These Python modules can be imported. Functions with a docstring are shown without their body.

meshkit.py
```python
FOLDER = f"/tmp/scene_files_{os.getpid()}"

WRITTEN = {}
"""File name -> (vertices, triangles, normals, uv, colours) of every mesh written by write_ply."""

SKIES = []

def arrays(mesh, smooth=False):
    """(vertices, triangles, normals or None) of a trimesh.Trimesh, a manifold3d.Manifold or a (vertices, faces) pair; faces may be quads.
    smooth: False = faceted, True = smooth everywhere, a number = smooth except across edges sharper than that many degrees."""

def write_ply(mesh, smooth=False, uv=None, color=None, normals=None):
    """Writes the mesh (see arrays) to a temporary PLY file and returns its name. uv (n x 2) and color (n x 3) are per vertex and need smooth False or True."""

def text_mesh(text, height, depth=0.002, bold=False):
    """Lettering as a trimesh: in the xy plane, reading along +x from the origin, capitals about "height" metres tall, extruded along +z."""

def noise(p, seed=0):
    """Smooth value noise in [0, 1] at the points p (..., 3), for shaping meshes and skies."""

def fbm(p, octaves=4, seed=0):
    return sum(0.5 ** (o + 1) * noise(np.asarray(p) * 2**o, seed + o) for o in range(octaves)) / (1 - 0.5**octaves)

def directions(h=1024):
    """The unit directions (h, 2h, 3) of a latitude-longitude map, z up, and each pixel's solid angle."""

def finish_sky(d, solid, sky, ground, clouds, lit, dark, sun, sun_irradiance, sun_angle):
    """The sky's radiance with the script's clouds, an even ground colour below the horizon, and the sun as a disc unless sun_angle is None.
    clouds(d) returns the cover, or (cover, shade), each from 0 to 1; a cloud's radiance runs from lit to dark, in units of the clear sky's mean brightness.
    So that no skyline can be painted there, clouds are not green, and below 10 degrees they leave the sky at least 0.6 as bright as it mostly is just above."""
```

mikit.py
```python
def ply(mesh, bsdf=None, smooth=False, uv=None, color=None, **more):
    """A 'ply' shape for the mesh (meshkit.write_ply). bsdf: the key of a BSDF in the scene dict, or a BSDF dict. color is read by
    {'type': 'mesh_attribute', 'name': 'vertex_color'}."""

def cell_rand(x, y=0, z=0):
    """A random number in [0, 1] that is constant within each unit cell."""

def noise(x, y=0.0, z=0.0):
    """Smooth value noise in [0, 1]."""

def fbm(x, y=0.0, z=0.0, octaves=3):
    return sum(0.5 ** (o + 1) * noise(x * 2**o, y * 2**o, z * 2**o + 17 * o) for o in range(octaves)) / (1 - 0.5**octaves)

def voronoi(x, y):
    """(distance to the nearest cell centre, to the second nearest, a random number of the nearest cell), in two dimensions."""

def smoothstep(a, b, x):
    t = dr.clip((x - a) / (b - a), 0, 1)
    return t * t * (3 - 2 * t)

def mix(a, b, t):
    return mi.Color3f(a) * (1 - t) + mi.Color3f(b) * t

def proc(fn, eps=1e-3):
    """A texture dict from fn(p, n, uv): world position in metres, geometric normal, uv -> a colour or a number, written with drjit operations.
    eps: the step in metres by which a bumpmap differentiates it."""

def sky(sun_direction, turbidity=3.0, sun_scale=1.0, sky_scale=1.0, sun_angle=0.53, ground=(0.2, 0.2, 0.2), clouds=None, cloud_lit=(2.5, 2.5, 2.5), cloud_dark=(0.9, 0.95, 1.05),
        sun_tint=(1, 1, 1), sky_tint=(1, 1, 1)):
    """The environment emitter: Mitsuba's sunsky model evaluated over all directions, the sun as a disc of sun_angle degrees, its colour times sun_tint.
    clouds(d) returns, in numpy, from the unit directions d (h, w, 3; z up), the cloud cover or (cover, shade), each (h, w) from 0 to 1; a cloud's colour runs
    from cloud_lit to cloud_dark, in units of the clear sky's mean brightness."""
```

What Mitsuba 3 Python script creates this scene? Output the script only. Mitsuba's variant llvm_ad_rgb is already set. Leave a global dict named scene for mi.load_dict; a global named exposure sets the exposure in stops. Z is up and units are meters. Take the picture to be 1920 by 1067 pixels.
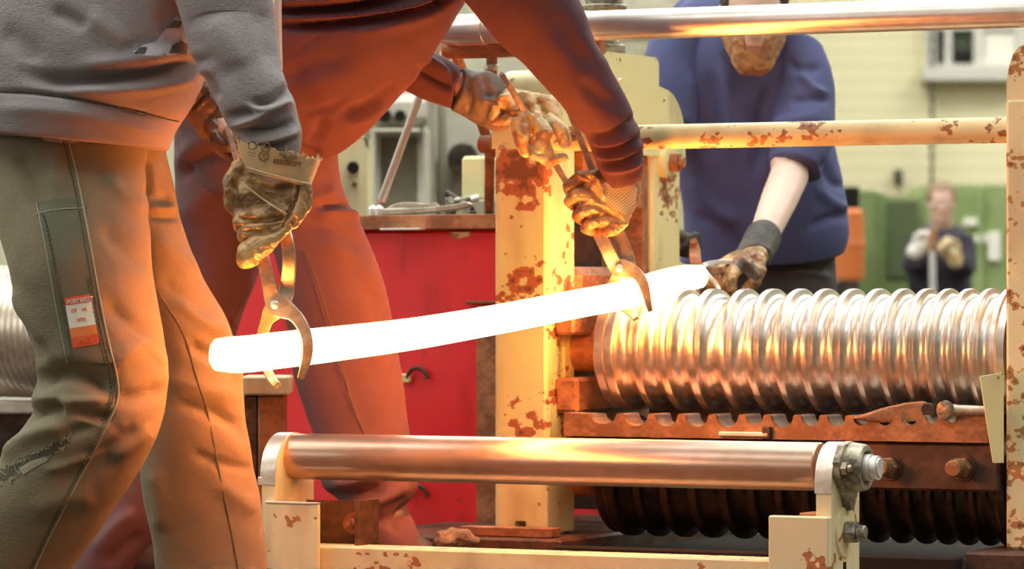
import math, numpy as np, trimesh, mitsuba as mi, mikit, meshkit
import manifold3d as m3
import shapely, shapely.geometry as sg
import drjit as dr
from scipy.interpolate import PchipInterpolator, LinearNDInterpolator, NearestNDInterpolator
from scipy.spatial import Delaunay
import scipy.sparse as sp
from mikit import noise, fbm, smoothstep, mix, proc

# ------------------------------------------------------------------ camera, lights, exposure
F, CZ, HOR = 7500.0, 0.65, 560.0          # focal length in pixels, lens height, horizon row (1920 x 1067)
T4 = mi.ScalarTransform4f
scene, labels = {}, {}
exposure = 0.0
scene['camera'] = {'type': 'thinlens', 'fov': math.degrees(2 * math.atan(960 / F)), 'fov_axis': 'x',
                   'aperture_radius': 0.013, 'focus_distance': 8.15, 'near_clip': 0.1, 'far_clip': 200.0,
                   'to_world': T4().look_at(origin=[0, 0, CZ], target=[0, 10, CZ + 10 * (HOR - 533.5) / F], up=[0, 0, 1])}
ROOF_LIGHT = {-4.0: 1.0, 3.5: 3.0, 9.0: 5.0, 14.5: 4.5, 23.0: 10.0}     # by row, from behind the camera to the back wall
ROOF_TINT = (1.0, 1.0, 0.94)
SIDE_LIGHT = (2.5, 2.6, 2.4)
HOT = (62.0, 15.4, 3.0)
FOLD = 1.5


def P(u, v, Y):
    return np.array([(u - 960.0) / F * Y, Y, CZ + (HOR - v) / F * Y])


AX = math.radians(26.5)
cA, sA = math.cos(AX), math.sin(AX)
X0, Y0 = 0.222, 9.0
MX, MY = np.array([cA, -sA, 0]), np.array([sA, cA, 0])


def M(s, y, z):
    return np.array([X0 + cA * s + sA * y, Y0 - sA * s + cA * y, z])


def s_at(u, y):
    t = (u - 960.0) / F
    return (t * (Y0 + cA * y) - X0 - sA * y) / (cA + t * sA)


def Ym(u, y):
    return Y0 - sA * s_at(u, y) + cA * y


def z_at(v, Y):
    return CZ + (HOR - v) / F * Y


# ------------------------------------------------------------------ scene helpers
def numbered(key):
    if key not in scene and key not in labels and not any(k.startswith(key + '__') for k in scene):
        return key
    i = 1
    while True:
        k = f'{key}_{i:03d}'
        if k not in scene and k not in labels and not any(q.startswith(k + '__') for q in scene):
            return k
        i += 1


def thing(name, label, cat, group=None):
    k = numbered(name)
    labels[k] = {'label': label, 'category': cat}
    if group:
        labels[k]['group'] = group
    return k


def add(name, mesh, bsdf, parent=None, smooth=False, label=None, kind=None, **more):
    if hasattr(mesh, 'to_mesh'):
        mesh = mesh_of(mesh)
    key = numbered(parent + '__' + name if parent else name)
    scene[key] = mikit.ply(mesh, bsdf, smooth=smooth, **more)
    if label or kind:
        labels.setdefault(key, {})
        if label:
            labels[key]['label'] = label
        if kind:
            labels[key]['kind'] = kind
    return key


def single(name, mesh, bsdf, label, cat, group=None, smooth=False, **more):
    k = add(name, mesh, bsdf, None, smooth, **more)
    labels[k] = {'label': label, 'category': cat}
    if group:
        labels[k]['group'] = group
    return k


def struct(name, mesh, bsdf, smooth=False, parent=None, label=None):
    k = add(name, mesh, bsdf, parent, smooth)
    if parent is None:
        labels[k] = {'kind': 'structure'}
        if label:
            labels[k]['label'] = label
    return k


# ------------------------------------------------------------------ mesh helpers
def mesh_of(man):
    m = man.to_mesh()
    return trimesh.Trimesh(np.array(m.vert_properties[:, :3], float), np.array(m.tri_verts), process=False)


def man_of(v, f):
    v, f = np.asarray(v, float), np.asarray(f, np.uint32)
    t = v[f] - v.mean(0)
    v = v.astype(np.float32)
    if np.einsum('ij,ij->i', t[:, 0], np.cross(t[:, 1], t[:, 2])).sum() < 0:
        f = f[:, ::-1].copy()
    return m3.Manifold(m3.Mesh(v, f))


def hull(pts):
    return m3.Manifold.hull_points(np.asarray(pts, float))


def union(ms):
    ms = [m for m in ms if m.num_tri() > 0]
    return m3.Manifold.batch_boolean(ms, m3.OpType.Add) if len(ms) > 1 else ms[0]


SPH = trimesh.creation.icosphere(subdivisions=2).vertices
SPH1 = trimesh.creation.icosphere(subdivisions=1).vertices


def blob(spheres, S=SPH):
    return hull(np.vstack([np.asarray(c) + S * r for c, r in spheres]))


def pblob(*quads):
    """hull of spheres given as (u, v, Y, radius in pixels)."""
    return blob([(P(u, v, Y), r * Y / F) for u, v, Y, r in quads])


def chain(*quads):
    return union([pblob(a, b) for a, b in zip(quads[:-1], quads[1:])])


def boxpts(lo, hi, ch):
    lo, hi = np.array(lo, float), np.array(hi, float)
    ch = min(ch, 0.45 * (hi - lo).min())
    pts = []
    for i in (0, 1):
        for j in (0, 1):
            for k in (0, 1):
                c = np.where([i, j, k], hi, lo)
                d = np.where([i, j, k], -ch, ch)
                for ax in range(3):
                    q = c + d
                    q[ax] = c[ax]
                    pts.append(q)
    return np.array(pts)


def box(lo, hi, ch=0.004):
    return hull(boxpts(lo, hi, ch))


def tom(p):
    """points (s, y, z) of the mill's frame to the world."""
    p = np.asarray(p, float)
    return np.stack([X0 + cA * p[..., 0] + sA * p[..., 1], Y0 - sA * p[..., 0] + cA * p[..., 1], p[..., 2]], -1)


def mbox(s0, s1, y0, y1, z0, z1, ch=0.004):
    return hull(tom(boxpts((s0, y0, z0), (s1, y1, z1), ch)))


def mboxp(u0, u1, v0, v1, y0, y1, ch=0.004):
    """box of the mill's frame whose front face spans these pixels at depth y0."""
    s0, s1 = s_at(u0, y0), s_at(u1, y0)
    Y = (Ym(u0, y0) + Ym(u1, y0)) / 2
    return mbox(s0, s1, y0, y1, z_at(v1, Y), z_at(v0, Y), ch)


def frame(d):
    d = np.asarray(d, float) / np.linalg.norm(d)
    a = np.cross(d, [0, 0, 1] if abs(d[2]) < 0.9 else [1, 0, 0])
    a /= np.linalg.norm(a)
    return d, a, np.cross(d, a)


def lathe(profile, org, d, n=64):
    """profile [(t, r)...] about the axis through org along d; ends at r = 0 are closed by fans."""
    d, a, b = frame(d)
    org = np.asarray(org, float)
    th = np.arange(n) * 2 * np.pi / n
    ring = np.cos(th)[:, None] * a + np.sin(th)[:, None] * b
    prof = list(profile)
    v = np.vstack([org + d * t + ring * r for t, r in prof] + [[org + d * prof[0][0]], [org + d * prof[-1][0]]])
    f = []
    i = np.arange(n)
    j = (i + 1) % n
    for k in range(len(prof) - 1):
        f += [np.stack([k * n + i, k * n + j, (k + 1) * n + j], 1), np.stack([k * n + i, (k + 1) * n + j, (k + 1) * n + i], 1)]
    e = len(prof) * n
    f += [np.stack([i * 0 + e, j, i], 1), np.stack([i * 0 + e + 1, e - n + i, e - n + j], 1)]
    f = np.vstack(f)
    t = v[f]
    if np.einsum('ij,ij->i', t[:, 0] - org, np.cross(t[:, 1] - org, t[:, 2] - org)).sum() < 0:
        f = f[:, ::-1]
    return trimesh.Trimesh(v, f, process=False)


def cyl(p0, p1, r, n=32, ch=0.003, r1=None):
    p0, p1 = np.asarray(p0, float), np.asarray(p1, float)
    L = np.linalg.norm(p1 - p0)
    r1 = r if r1 is None else r1
    ch = min(ch, r * 0.4, r1 * 0.4, L * 0.3)
    return lathe([(0, r - ch), (ch, r), (L - ch, r1), (L, r1 - ch)], p0, p1 - p0, n)


def hexbolt(p, d, r, h, shank=0.0, rs=None):
    m = [cyl(p, p + np.asarray(d) * h, r, 6, 0.002)]
    if shank:
        m.append(cyl(p + np.asarray(d) * h, p + np.asarray(d) * (h + shank), rs or r * .55, 20, 0.002))
    return cat(m)


def cat(ms):
    return trimesh.util.concatenate([mesh_of(m) if hasattr(m, 'to_mesh') else m for m in ms])


def prism(poly, org, ex, ey, ez, depth, ch=0.0):
    """polygon (a, b) in the plane org + a ex + b ey, extruded by depth along ez."""
    g = sg.Polygon(poly).buffer(0)
    m = trimesh.creation.extrude_polygon(g, depth, engine='earcut')
    v = np.asarray(org) + m.vertices[:, :1] * np.asarray(ex) + m.vertices[:, 1:2] * np.asarray(ey) + m.vertices[:, 2:] * np.asarray(ez)
    f = m.faces
    if np.dot(np.cross(ex, ey), ez) < 0:
        f = f[:, ::-1]
    return trimesh.Trimesh(v, f, process=False)


def pprism(pix, Y, depth):
    """polygon of pixels at distance Y, thick by depth away from the lens."""
    q = [((u - 960) / F * Y, CZ + (HOR - v) / F * Y) for u, v in pix]
    return prism(q, [0, Y, 0], [1, 0, 0], [0, 0, 1], [0, 1, 0], depth)


def smooth_mesh(v, f, it=6, lam=0.55, mu=-0.57):
    n = len(v)
    e = np.vstack([f[:, [0, 1]], f[:, [1, 2]], f[:, [2, 0]]])
    A = sp.coo_matrix((np.ones(len(e)), (e[:, 0], e[:, 1])), (n, n)).tocsr()
    A = ((A + A.T) > 0).astype(float)
    W = sp.diags(1 / np.maximum(np.asarray(A.sum(1)).ravel(), 1)) @ A
    for _ in range(it):
        v = v + lam * (W @ v - v)
        v = v + mu * (W @ v - v)
    return v


def vnormals(v, f):
    n = np.zeros_like(v)
    c = np.cross(v[f[:, 1]] - v[f[:, 0]], v[f[:, 2]] - v[f[:, 0]])
    for k in range(3):
        np.add.at(n, f[:, k], c)
    return n / np.maximum(np.linalg.norm(n, axis=1, keepdims=True), 1e-12)


def polydist(p, line):
    best, par = np.full(len(p), 1e9), np.zeros(len(p))
    line = np.asarray(line, float)
    L = np.concatenate([[0], np.cumsum(np.linalg.norm(np.diff(line, axis=0), axis=1))])
    for k in range(len(line) - 1):
        a, d = line[k], line[k + 1] - line[k]
        t = np.clip(((p - a) @ d) / (d @ d), 0, 1)
        q = np.linalg.norm(p - a - t[:, None] * d, axis=1)
        m = q < best
        best[m] = q[m]
        par[m] = ((L[k] + t * (L[k + 1] - L[k])) / L[-1])[m]
    return best, par


def curve(line, n=24):
    line = np.asarray(line, float)
    if len(line) < 3:
        return line
    t = np.arange(len(line))
    q = np.linspace(0, len(line) - 1, n)
    from scipy.interpolate import CubicSpline
    return CubicSpline(t, line)(q)


def cloth(mans, edge=0.008, it=8, folds=(), rumple=0.003, freq=9.0, seed=0, aniso=(1, 1, 1), blur=0):
    """joins lofts and hulls to one surface, smooths it and presses folds into it.
    folds: (points as seen from the lens, width, height in metres); they act on the side that faces the lens."""
    m = union(mans).refine_to_length(edge)
    q = m.to_mesh()
    v, f = np.array(q.vert_properties[:, :3], float), np.array(q.tri_verts)
    tm = trimesh.Trimesh(v, f, process=True)
    v, f = np.array(tm.vertices), np.array(tm.faces)
    v = smooth_mesh(v, f, it)
    if blur:
        v = smooth_mesh(v, f, blur, 0.5, 0.0)
    n = vnormals(v, f)
    px = np.stack([960 + v[:, 0] / v[:, 1] * F, HOR - (v[:, 2] - CZ) / v[:, 1] * F], 1)
    d = rumple * 2 * (meshkit.fbm(v * freq * np.asarray(aniso), 3, seed) - 0.5)
    facing = np.clip((-n[:, 1] + 0.25) / 0.6, 0, 1)
    for line, w, amp in folds:
        dist, t = polydist(px, curve(line))
        d += FOLD * amp * np.exp(-(dist / w) ** 2) * facing * np.clip(np.minimum(t, 1 - t) * 5 + 0.15, 0, 1)
    v = v + n * d[:, None]
    v = smooth_mesh(v, f, 1, 0.4, 0.0)
    return trimesh.Trimesh(v, f, process=False)


def loft(st, n=52, k=6, power=2.0):
    """closed tube through stations (uL, vL, uR, vR, Y, half depth in metres): both edges as seen from the lens at distance Y."""
    st = np.asarray(st, float)
    A, B = np.array([P(a[0], a[1], a[4]) for a in st]), np.array([P(a[2], a[3], a[4]) for a in st])
    C, H, D = (A + B) / 2, (B - A) / 2, st[:, 5]
    t = np.concatenate([[0], np.cumsum(np.linalg.norm(np.diff(C, axis=0), axis=1) + 1e-6)])
    q = np.concatenate([np.linspace(t[i], t[i + 1], k, endpoint=False) for i in range(len(t) - 1)] + [[t[-1]]])
    C, H, D = PchipInterpolator(t, C)(q), PchipInterpolator(t, H)(q), PchipInterpolator(t, D)(q)
    th = np.arange(n) * 2 * np.pi / n
    cx, cy = np.cos(th), np.sin(th)
    cx, cy = np.sign(cx) * abs(cx) ** (2 / power), np.sign(cy) * abs(cy) ** (2 / power)
    tang = np.gradient(C, axis=0)
    v = []
    for c, h, dd, tg in zip(C, H, D, tang):
        b = np.cross(h, tg)
        b = b / np.linalg.norm(b)
        b = b * np.sign(b[1]) if abs(b[1]) > 1e-3 else np.array([0, 1.0, 0])
        v.append(c + cx[:, None] * h + cy[:, None] * b * dd)
    m = len(v)
    v = np.vstack(v + [[C[0]], [C[-1]]])
    i = np.arange(n)
    j = (i + 1) % n
    f = []
    for r in range(m - 1):
        f += [np.stack([r * n + i, r * n + j, (r + 1) * n + j], 1), np.stack([r * n + i, (r + 1) * n + j, (r + 1) * n + i], 1)]
    f += [np.stack([i * 0 + m * n, j, i], 1), np.stack([i * 0 + m * n + 1, (m - 1) * n + i, (m - 1) * n + j], 1)]
    return man_of(v, np.vstack(f))


def sleeve_shell(st, thick=0.003, n=64, k=5, ragged=0.0, seed=0):
    """open cuff with a wall: the same stations as loft."""
    st = np.asarray(st, float)
    A, B = np.array([P(a[0], a[1], a[4]) for a in st]), np.array([P(a[2], a[3], a[4]) for a in st])
    C, H, D = (A + B) / 2, (B - A) / 2, st[:, 5]
    t = np.arange(len(st))
    q = np.linspace(0, len(st) - 1, (len(st) - 1) * k + 1)
    C, H, D = PchipInterpolator(t, C)(q), PchipInterpolator(t, H)(q), PchipInterpolator(t, D)(q)
    th = np.arange(n) * 2 * np.pi / n
    rings = []
    rng = np.random.default_rng(seed)
    rag = rng.normal(0, 1, n) * ragged
    for layer, order in ((0, range(len(q))), (1, range(len(q) - 1, -1, -1))):
        for r in order:
            h = H[r] * (1 - layer * thick / np.linalg.norm(H[r]))
            c = C[r] + np.cos(th)[:, None] * h + np.sin(th)[:, None] * np.array([0, D[r] - layer * thick, 0])
            if r == len(q) - 1 and ragged:
                dirv = C[-1] - C[-2]
                c = c + rag[:, None] * dirv / np.linalg.norm(dirv)
            rings.append(c)
    m = len(rings)
    v = np.vstack(rings)
    i = np.arange(n)
    j = (i + 1) % n
    f = []
    for r in range(m):
        a, b = r * n, ((r + 1) % m) * n
        f += [np.stack([a + i, a + j, b + j], 1), np.stack([a + i, b + j, b + i], 1)]
    f = np.vstack(f)
    tri = v[f] - v.mean(0)
    if np.einsum('ij,ij->i', tri[:, 0], np.cross(tri[:, 1], tri[:, 2])).sum() < 0:
        f = f[:, ::-1]
    return trimesh.Trimesh(v, f, process=False)


class Front:
    """distance of a mesh's front as seen from the lens, for sewing patches and lettering onto it."""

    def __init__(self, *meshes):
        v = np.vstack([m.vertices for m in meshes])
        f = np.vstack([m.faces + o for m, o in zip(meshes, np.cumsum([0] + [len(m.vertices) for m in meshes]))])
        n = vnormals(v, f)
        v = v[n[:, 1] < -0.12]
        px = np.stack([960 + v[:, 0] / v[:, 1] * F, HOR - (v[:, 2] - CZ) / v[:, 1] * F], 1)
        cell = np.round(px / 6).astype(int)
        order = np.argsort(v[:, 1])
        _, first = np.unique(cell[order], axis=0, return_index=True)
        keep = order[first]
        from scipy.spatial import cKDTree
        tree = cKDTree(px[keep])
        low = np.array([v[keep, 1][q].min() for q in tree.query_ball_point(px[keep], 24)])
        keep = keep[v[keep, 1] < low + 0.045]
        self.lin, self.near = LinearNDInterpolator(px[keep], v[keep, 1]), NearestNDInterpolator(px[keep], v[keep, 1])

    def __call__(self, uv):
        y = self.lin(uv)
        bad = np.isnan(y)
        if bad.any():
            y[bad] = self.near(np.asarray(uv)[bad])
        return y


def Pv(uv, Y):
    uv = np.asarray(uv, float)
    return np.stack([(uv[:, 0] - 960) / F * Y, Y, CZ + (HOR - uv[:, 1]) / F * Y], 1)


def drape(front, poly, off=0.004, thick=0.008, step=4.0):
    """a thin piece of cloth with this outline, lying on a front."""
    g = sg.Polygon(poly).buffer(0)
    x0, y0, x1, y1 = g.bounds
    step = max(step, min(x1 - x0, y1 - y0) / 30)
    gx, gy = np.meshgrid(np.arange(x0, x1 + step, step), np.arange(y0, y1 + step, step))
    pts = np.stack([gx.ravel(), gy.ravel()], 1)
    inside = shapely.contains_xy(g.buffer(-step * 0.35), pts[:, 0], pts[:, 1])
    edge = np.array([g.exterior.interpolate(d).coords[0] for d in np.arange(0, g.exterior.length, step * 0.8)])
    pts = np.vstack([edge, pts[inside]])
    tri = Delaunay(pts).simplices
    c = pts[tri].mean(1)
    tri = tri[shapely.contains_xy(g, c[:, 0], c[:, 1])]
    a = pts[tri]
    area = (a[:, 1, 0] - a[:, 0, 0]) * (a[:, 2, 1] - a[:, 0, 1]) - (a[:, 1, 1] - a[:, 0, 1]) * (a[:, 2, 0] - a[:, 0, 0])
    tri = tri[abs(area) > 1e-4]
    area = area[abs(area) > 1e-4]
    tri[area < 0] = tri[area < 0][:, ::-1]
    Y = sum(front(pts + np.array(o)) for o in ((0, 0), (4, 0), (-4, 0), (0, 4), (0, -4))) / 5
    top, bot = Pv(pts, Y - off), Pv(pts, Y - off + thick)
    n = len(pts)
    e = np.vstack([tri[:, [0, 1]], tri[:, [1, 2]], tri[:, [2, 0]]])
    s = {tuple(x) for x in e}
    b = np.array([x for x in e if (x[1], x[0]) not in s])
    side = np.vstack([np.stack([b[:, 0], b[:, 0] + n, b[:, 1]], 1), np.stack([b[:, 1], b[:, 0] + n, b[:, 1] + n], 1)])
    f = np.vstack([tri, tri[:, ::-1] + n, side])
    v = np.vstack([top, bot])
    # (u right, v down) winding faces away from the lens when counter-clockwise in (u, v); flip so that the top faces the lens
    q = v[tri]
    if np.cross(q[:, 1] - q[:, 0], q[:, 2] - q[:, 0])[:, 1].sum() > 0:
        f = f[:, ::-1]
    return trimesh.Trimesh(v, f, process=False)


def letters(front, text, uv, height, angle=0.0, off=0.002, thick=0.002, bold=False, slant=0.0, xs=1.0):
    """lettering laid on a front: baseline starts at pixel uv, capitals this many pixels tall, turned by angle (clockwise)."""
    m = meshkit.text_mesh(text, 1.0, 0.1, bold)
    m = m.subdivide() if len(m.faces) < 3000 else m
    a = math.radians(angle)
    x, y = m.vertices[:, 0] * height * xs + m.vertices[:, 1] * slant * height, m.vertices[:, 1] * height
    q = np.stack([uv[0] + x * math.cos(a) + y * math.sin(a), uv[1] + x * math.sin(a) - y * math.cos(a)], 1)
    Y = front(q) - off + np.where(m.vertices[:, 2] > 0.05, 0, thick)
    return trimesh.Trimesh(Pv(q, Y), m.faces, process=False)


def seam(front, line, r_px=1.6, off=0.001, n=60):
    """a raised welt along a line on a front."""
    q = curve(line, n)
    Y = front(q)
    k = np.ones(7) / 7
    Y = np.convolve(np.pad(Y, 3, 'edge'), k, 'valid')
    return tube(Pv(q, Y - off), r_px * Y.mean() / F, 6)


def stitches(front, line, gap=7.0, length=4.0, r_px=0.9, off=0.0016):
    ls = sg.LineString(curve(line, 80))
    out = []
    for d in np.arange(0, ls.length - length, gap):
        q = np.array([ls.interpolate(d).coords[0], ls.interpolate(d + length).coords[0]])
        Y = front(q)
        out.append(tube(Pv(q, Y - off), r_px * Y.mean() / F, 5))
    return cat(out)


def tube(pts, r, n=12):
    pts = np.asarray(pts, float)
    r = np.broadcast_to(np.asarray(r, float), len(pts))
    tg = np.gradient(pts, axis=0)
    tg /= np.linalg.norm(tg, axis=1, keepdims=True)
    _, a, _ = frame(tg[0])
    th = np.arange(n) * 2 * np.pi / n
    v = []
    for p, t, rr in zip(pts, tg, r):
        a = a - t * (a @ t)
        a /= np.linalg.norm(a)
        b = np.cross(t, a)
        v.append(p + rr * (np.cos(th)[:, None] * a + np.sin(th)[:, None] * b))
    m = len(pts)
    v = np.vstack(v + [pts[:1], pts[-1:]])
    i = np.arange(n)
    j = (i + 1) % n
    f = []
    for k in range(m - 1):
        f += [np.stack([k * n + i, k * n + j, (k + 1) * n + j], 1), np.stack([k * n + i, (k + 1) * n + j, (k + 1) * n + i], 1)]
    f += [np.stack([i * 0 + m * n, j, i], 1), np.stack([i * 0 + m * n + 1, (m - 1) * n + i, (m - 1) * n + j], 1)]
    return trimesh.Trimesh(v, np.vstack(f), process=False)


def bar(pts, width, thick, normal, n=40, ch=0.28):
    """flat bar swept along a path: width across it, thick along the normal, both metres (numbers or one per point)."""
    pts = np.asarray(pts, float)
    k = len(pts)
    q = np.linspace(0, k - 1, n)
    t = np.arange(k)
    ip = PchipInterpolator
    from scipy.interpolate import CubicSpline
    C = CubicSpline(t, pts)(q) if k > 2 else ip(t, pts)(q)
    W = ip(t, np.broadcast_to(np.asarray(width, float), k))(q) / 2
    H = ip(t, np.broadcast_to(np.asarray(thick, float), k))(q) / 2
    tg = np.gradient(C, axis=0)
    tg /= np.linalg.norm(tg, axis=1, keepdims=True)
    N = np.asarray(normal, float)
    v = []
    for c, d, w, h in zip(C, tg, W, H):
        nn = N - d * (N @ d)
        nn /= np.linalg.norm(nn)
        side = np.cross(d, nn)
        e = ch * min(w, h)
        for x, y in ((w - e, h), (w, h - e), (w, e - h), (w - e, -h), (e - w, -h), (-w, e - h), (-w, h - e), (e - w, h)):
            v.append(c + side * x + nn * y)
    m = 8
    i = np.arange(m)
    j = (i + 1) % m
    f = []
    for r in range(n - 1):
        f += [np.stack([r * m + i, (r + 1) * m + j, r * m + j], 1), np.stack([r * m + i, (r + 1) * m + i, (r + 1) * m + j], 1)]
    f += [np.stack([i[1:-1] * 0, i[1:-1], i[2:]], 1), np.stack([i[1:-1] * 0 + (n - 1) * m, (n - 1) * m + i[2:], (n - 1) * m + i[1:-1]], 1)]
    v, f = np.array(v), np.vstack(f)
    c0 = v.mean(0)
    tri = v[f] - c0
    if np.einsum('ij,ij->i', tri[:, 0], np.cross(tri[:, 1], tri[:, 2])).sum() < 0:
        f = f[:, ::-1]
    return trimesh.Trimesh(v, f, process=False)


# ------------------------------------------------------------------ materials
def tex(fn, eps=1e-3):
    return proc(fn, eps)


def mat(name, base, rough=0.6, metallic=0.0, bump=None, bscale=0.001, **more):
    c = {'type': 'rgb', 'value': list(base)} if isinstance(base, (tuple, list)) else proc(base)
    r = proc(rough) if callable(rough) else float(rough)
    b = {'type': 'principled', 'base_color': c, 'roughness': r, 'metallic': metallic, **more}
    if bump:
        b = {'type': 'bumpmap', 'arbitrary': proc(bump, 6e-4), 'scale': bscale, 'bsdf': b}
    scene[name] = {'type': 'twosided', 'bsdf': b}
    return name


def painted(base, rust, thr, f1=7.0, f2=45.0, seed=0.0, zs=1.0, dark=(0.10, 0.05, 0.03), zone=None):
    def fn(p, n, uv):
        x, y, z = p.x + seed, p.y - seed, p.z * zs + seed * 0.37
        a = 0.62 * fbm(x * f1, y * f1, z * f1, 3) + 0.38 * fbm(x * f2, y * f2, z * f2, 3)
        if zone:
            a = a + zone[3] * dr.exp(-dr.square((p.z - zone[0]) / zone[1]) - dr.square((p.x - zone[4]) / zone[2]))
        m = smoothstep(thr - 0.015, thr + 0.015, a)
        g = smoothstep(thr + 0.05, thr + 0.12, a)
        grime = fbm(x * 14, y * 14, z * 4, 3)
        col = mix(base, tuple(c * 0.72 for c in base), smoothstep(0.45, 0.75, grime))
        return mix(col, mix(rust, dark, g), m)
    return fn


YEL = (0.76, 0.72, 0.38)
RUST = (0.33, 0.13, 0.055)
mat('paint_post', painted(YEL, RUST, 0.605, 7.0, 50.0, 13.7, zone=(0.88, 0.16, 0.075, 0.17, 0.01)), 0.55)
mat('paint_light', painted((0.76, 0.73, 0.38), (0.38, 0.2, 0.09), 0.635, 8.0, 60.0, 7.7), 0.5)
mat('paint_frame', painted((0.78, 0.68, 0.42), (0.36, 0.15, 0.06), 0.59, 9.0, 55.0, 1.3), 0.5)
mat('paint_right', painted((0.78, 0.71, 0.43), (0.36, 0.2, 0.07), 0.545, 12.0, 70.0, 5.9), 0.6)
mat('paint_rail', painted((0.78, 0.68, 0.36), (0.3, 0.14, 0.06), 0.585, 11.0, 70.0, 9.2), 0.45)
mat('paint_far', painted((0.66, 0.62, 0.36), (0.10, 0.08, 0.05), 0.64, 6.0, 20.0, 2.2), 0.6)


def rusty(c1, c2, f=18.0, seed=0.0):
    def fn(p, n, uv):
        a = fbm(p.x * f + seed, p.y * f, p.z * f, 4)
        b = fbm(p.x * f * 5, p.y * f * 5 + seed, p.z * f * 5, 2)
        return mix(c1, c2, smoothstep(0.35, 0.68, 0.7 * a + 0.3 * b))
    return fn


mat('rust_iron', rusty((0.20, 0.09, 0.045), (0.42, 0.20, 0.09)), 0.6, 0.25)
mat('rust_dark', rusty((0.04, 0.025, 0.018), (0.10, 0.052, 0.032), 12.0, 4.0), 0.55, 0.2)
mat('guide_iron', rusty((0.20, 0.105, 0.055), (0.36, 0.21, 0.11), 25.0, 2.0), 0.5, 0.3)
mat('groove_steel', rusty((0.62, 0.60, 0.55), (0.45, 0.38, 0.3), 25.0, 2.0), 0.35, 0.6)
mat('black_iron', rusty((0.03, 0.025, 0.02), (0.10, 0.075, 0.055), 22.0, 6.0), 0.45, 0.3)
mat('pipe_steel', rusty((0.90, 0.89, 0.87), (0.78, 0.74, 0.68), 9.0, 3.0), 0.33, 0.8)
mat('rod_steel', (0.80, 0.79, 0.77), 0.35, 0.6)
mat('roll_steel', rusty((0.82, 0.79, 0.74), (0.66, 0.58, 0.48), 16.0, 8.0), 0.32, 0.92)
mat('roll_oily_shaded', rusty((0.035, 0.03, 0.024), (0.075, 0.06, 0.045), 14.0, 4.0), 0.28, 0.6)  # dark oily steel, darkened further for the shade under the beam
mat('roller_steel', rusty((0.44, 0.34, 0.26), (0.54, 0.45, 0.37), 6.0, 5.0), 0.3, 0.75)
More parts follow.
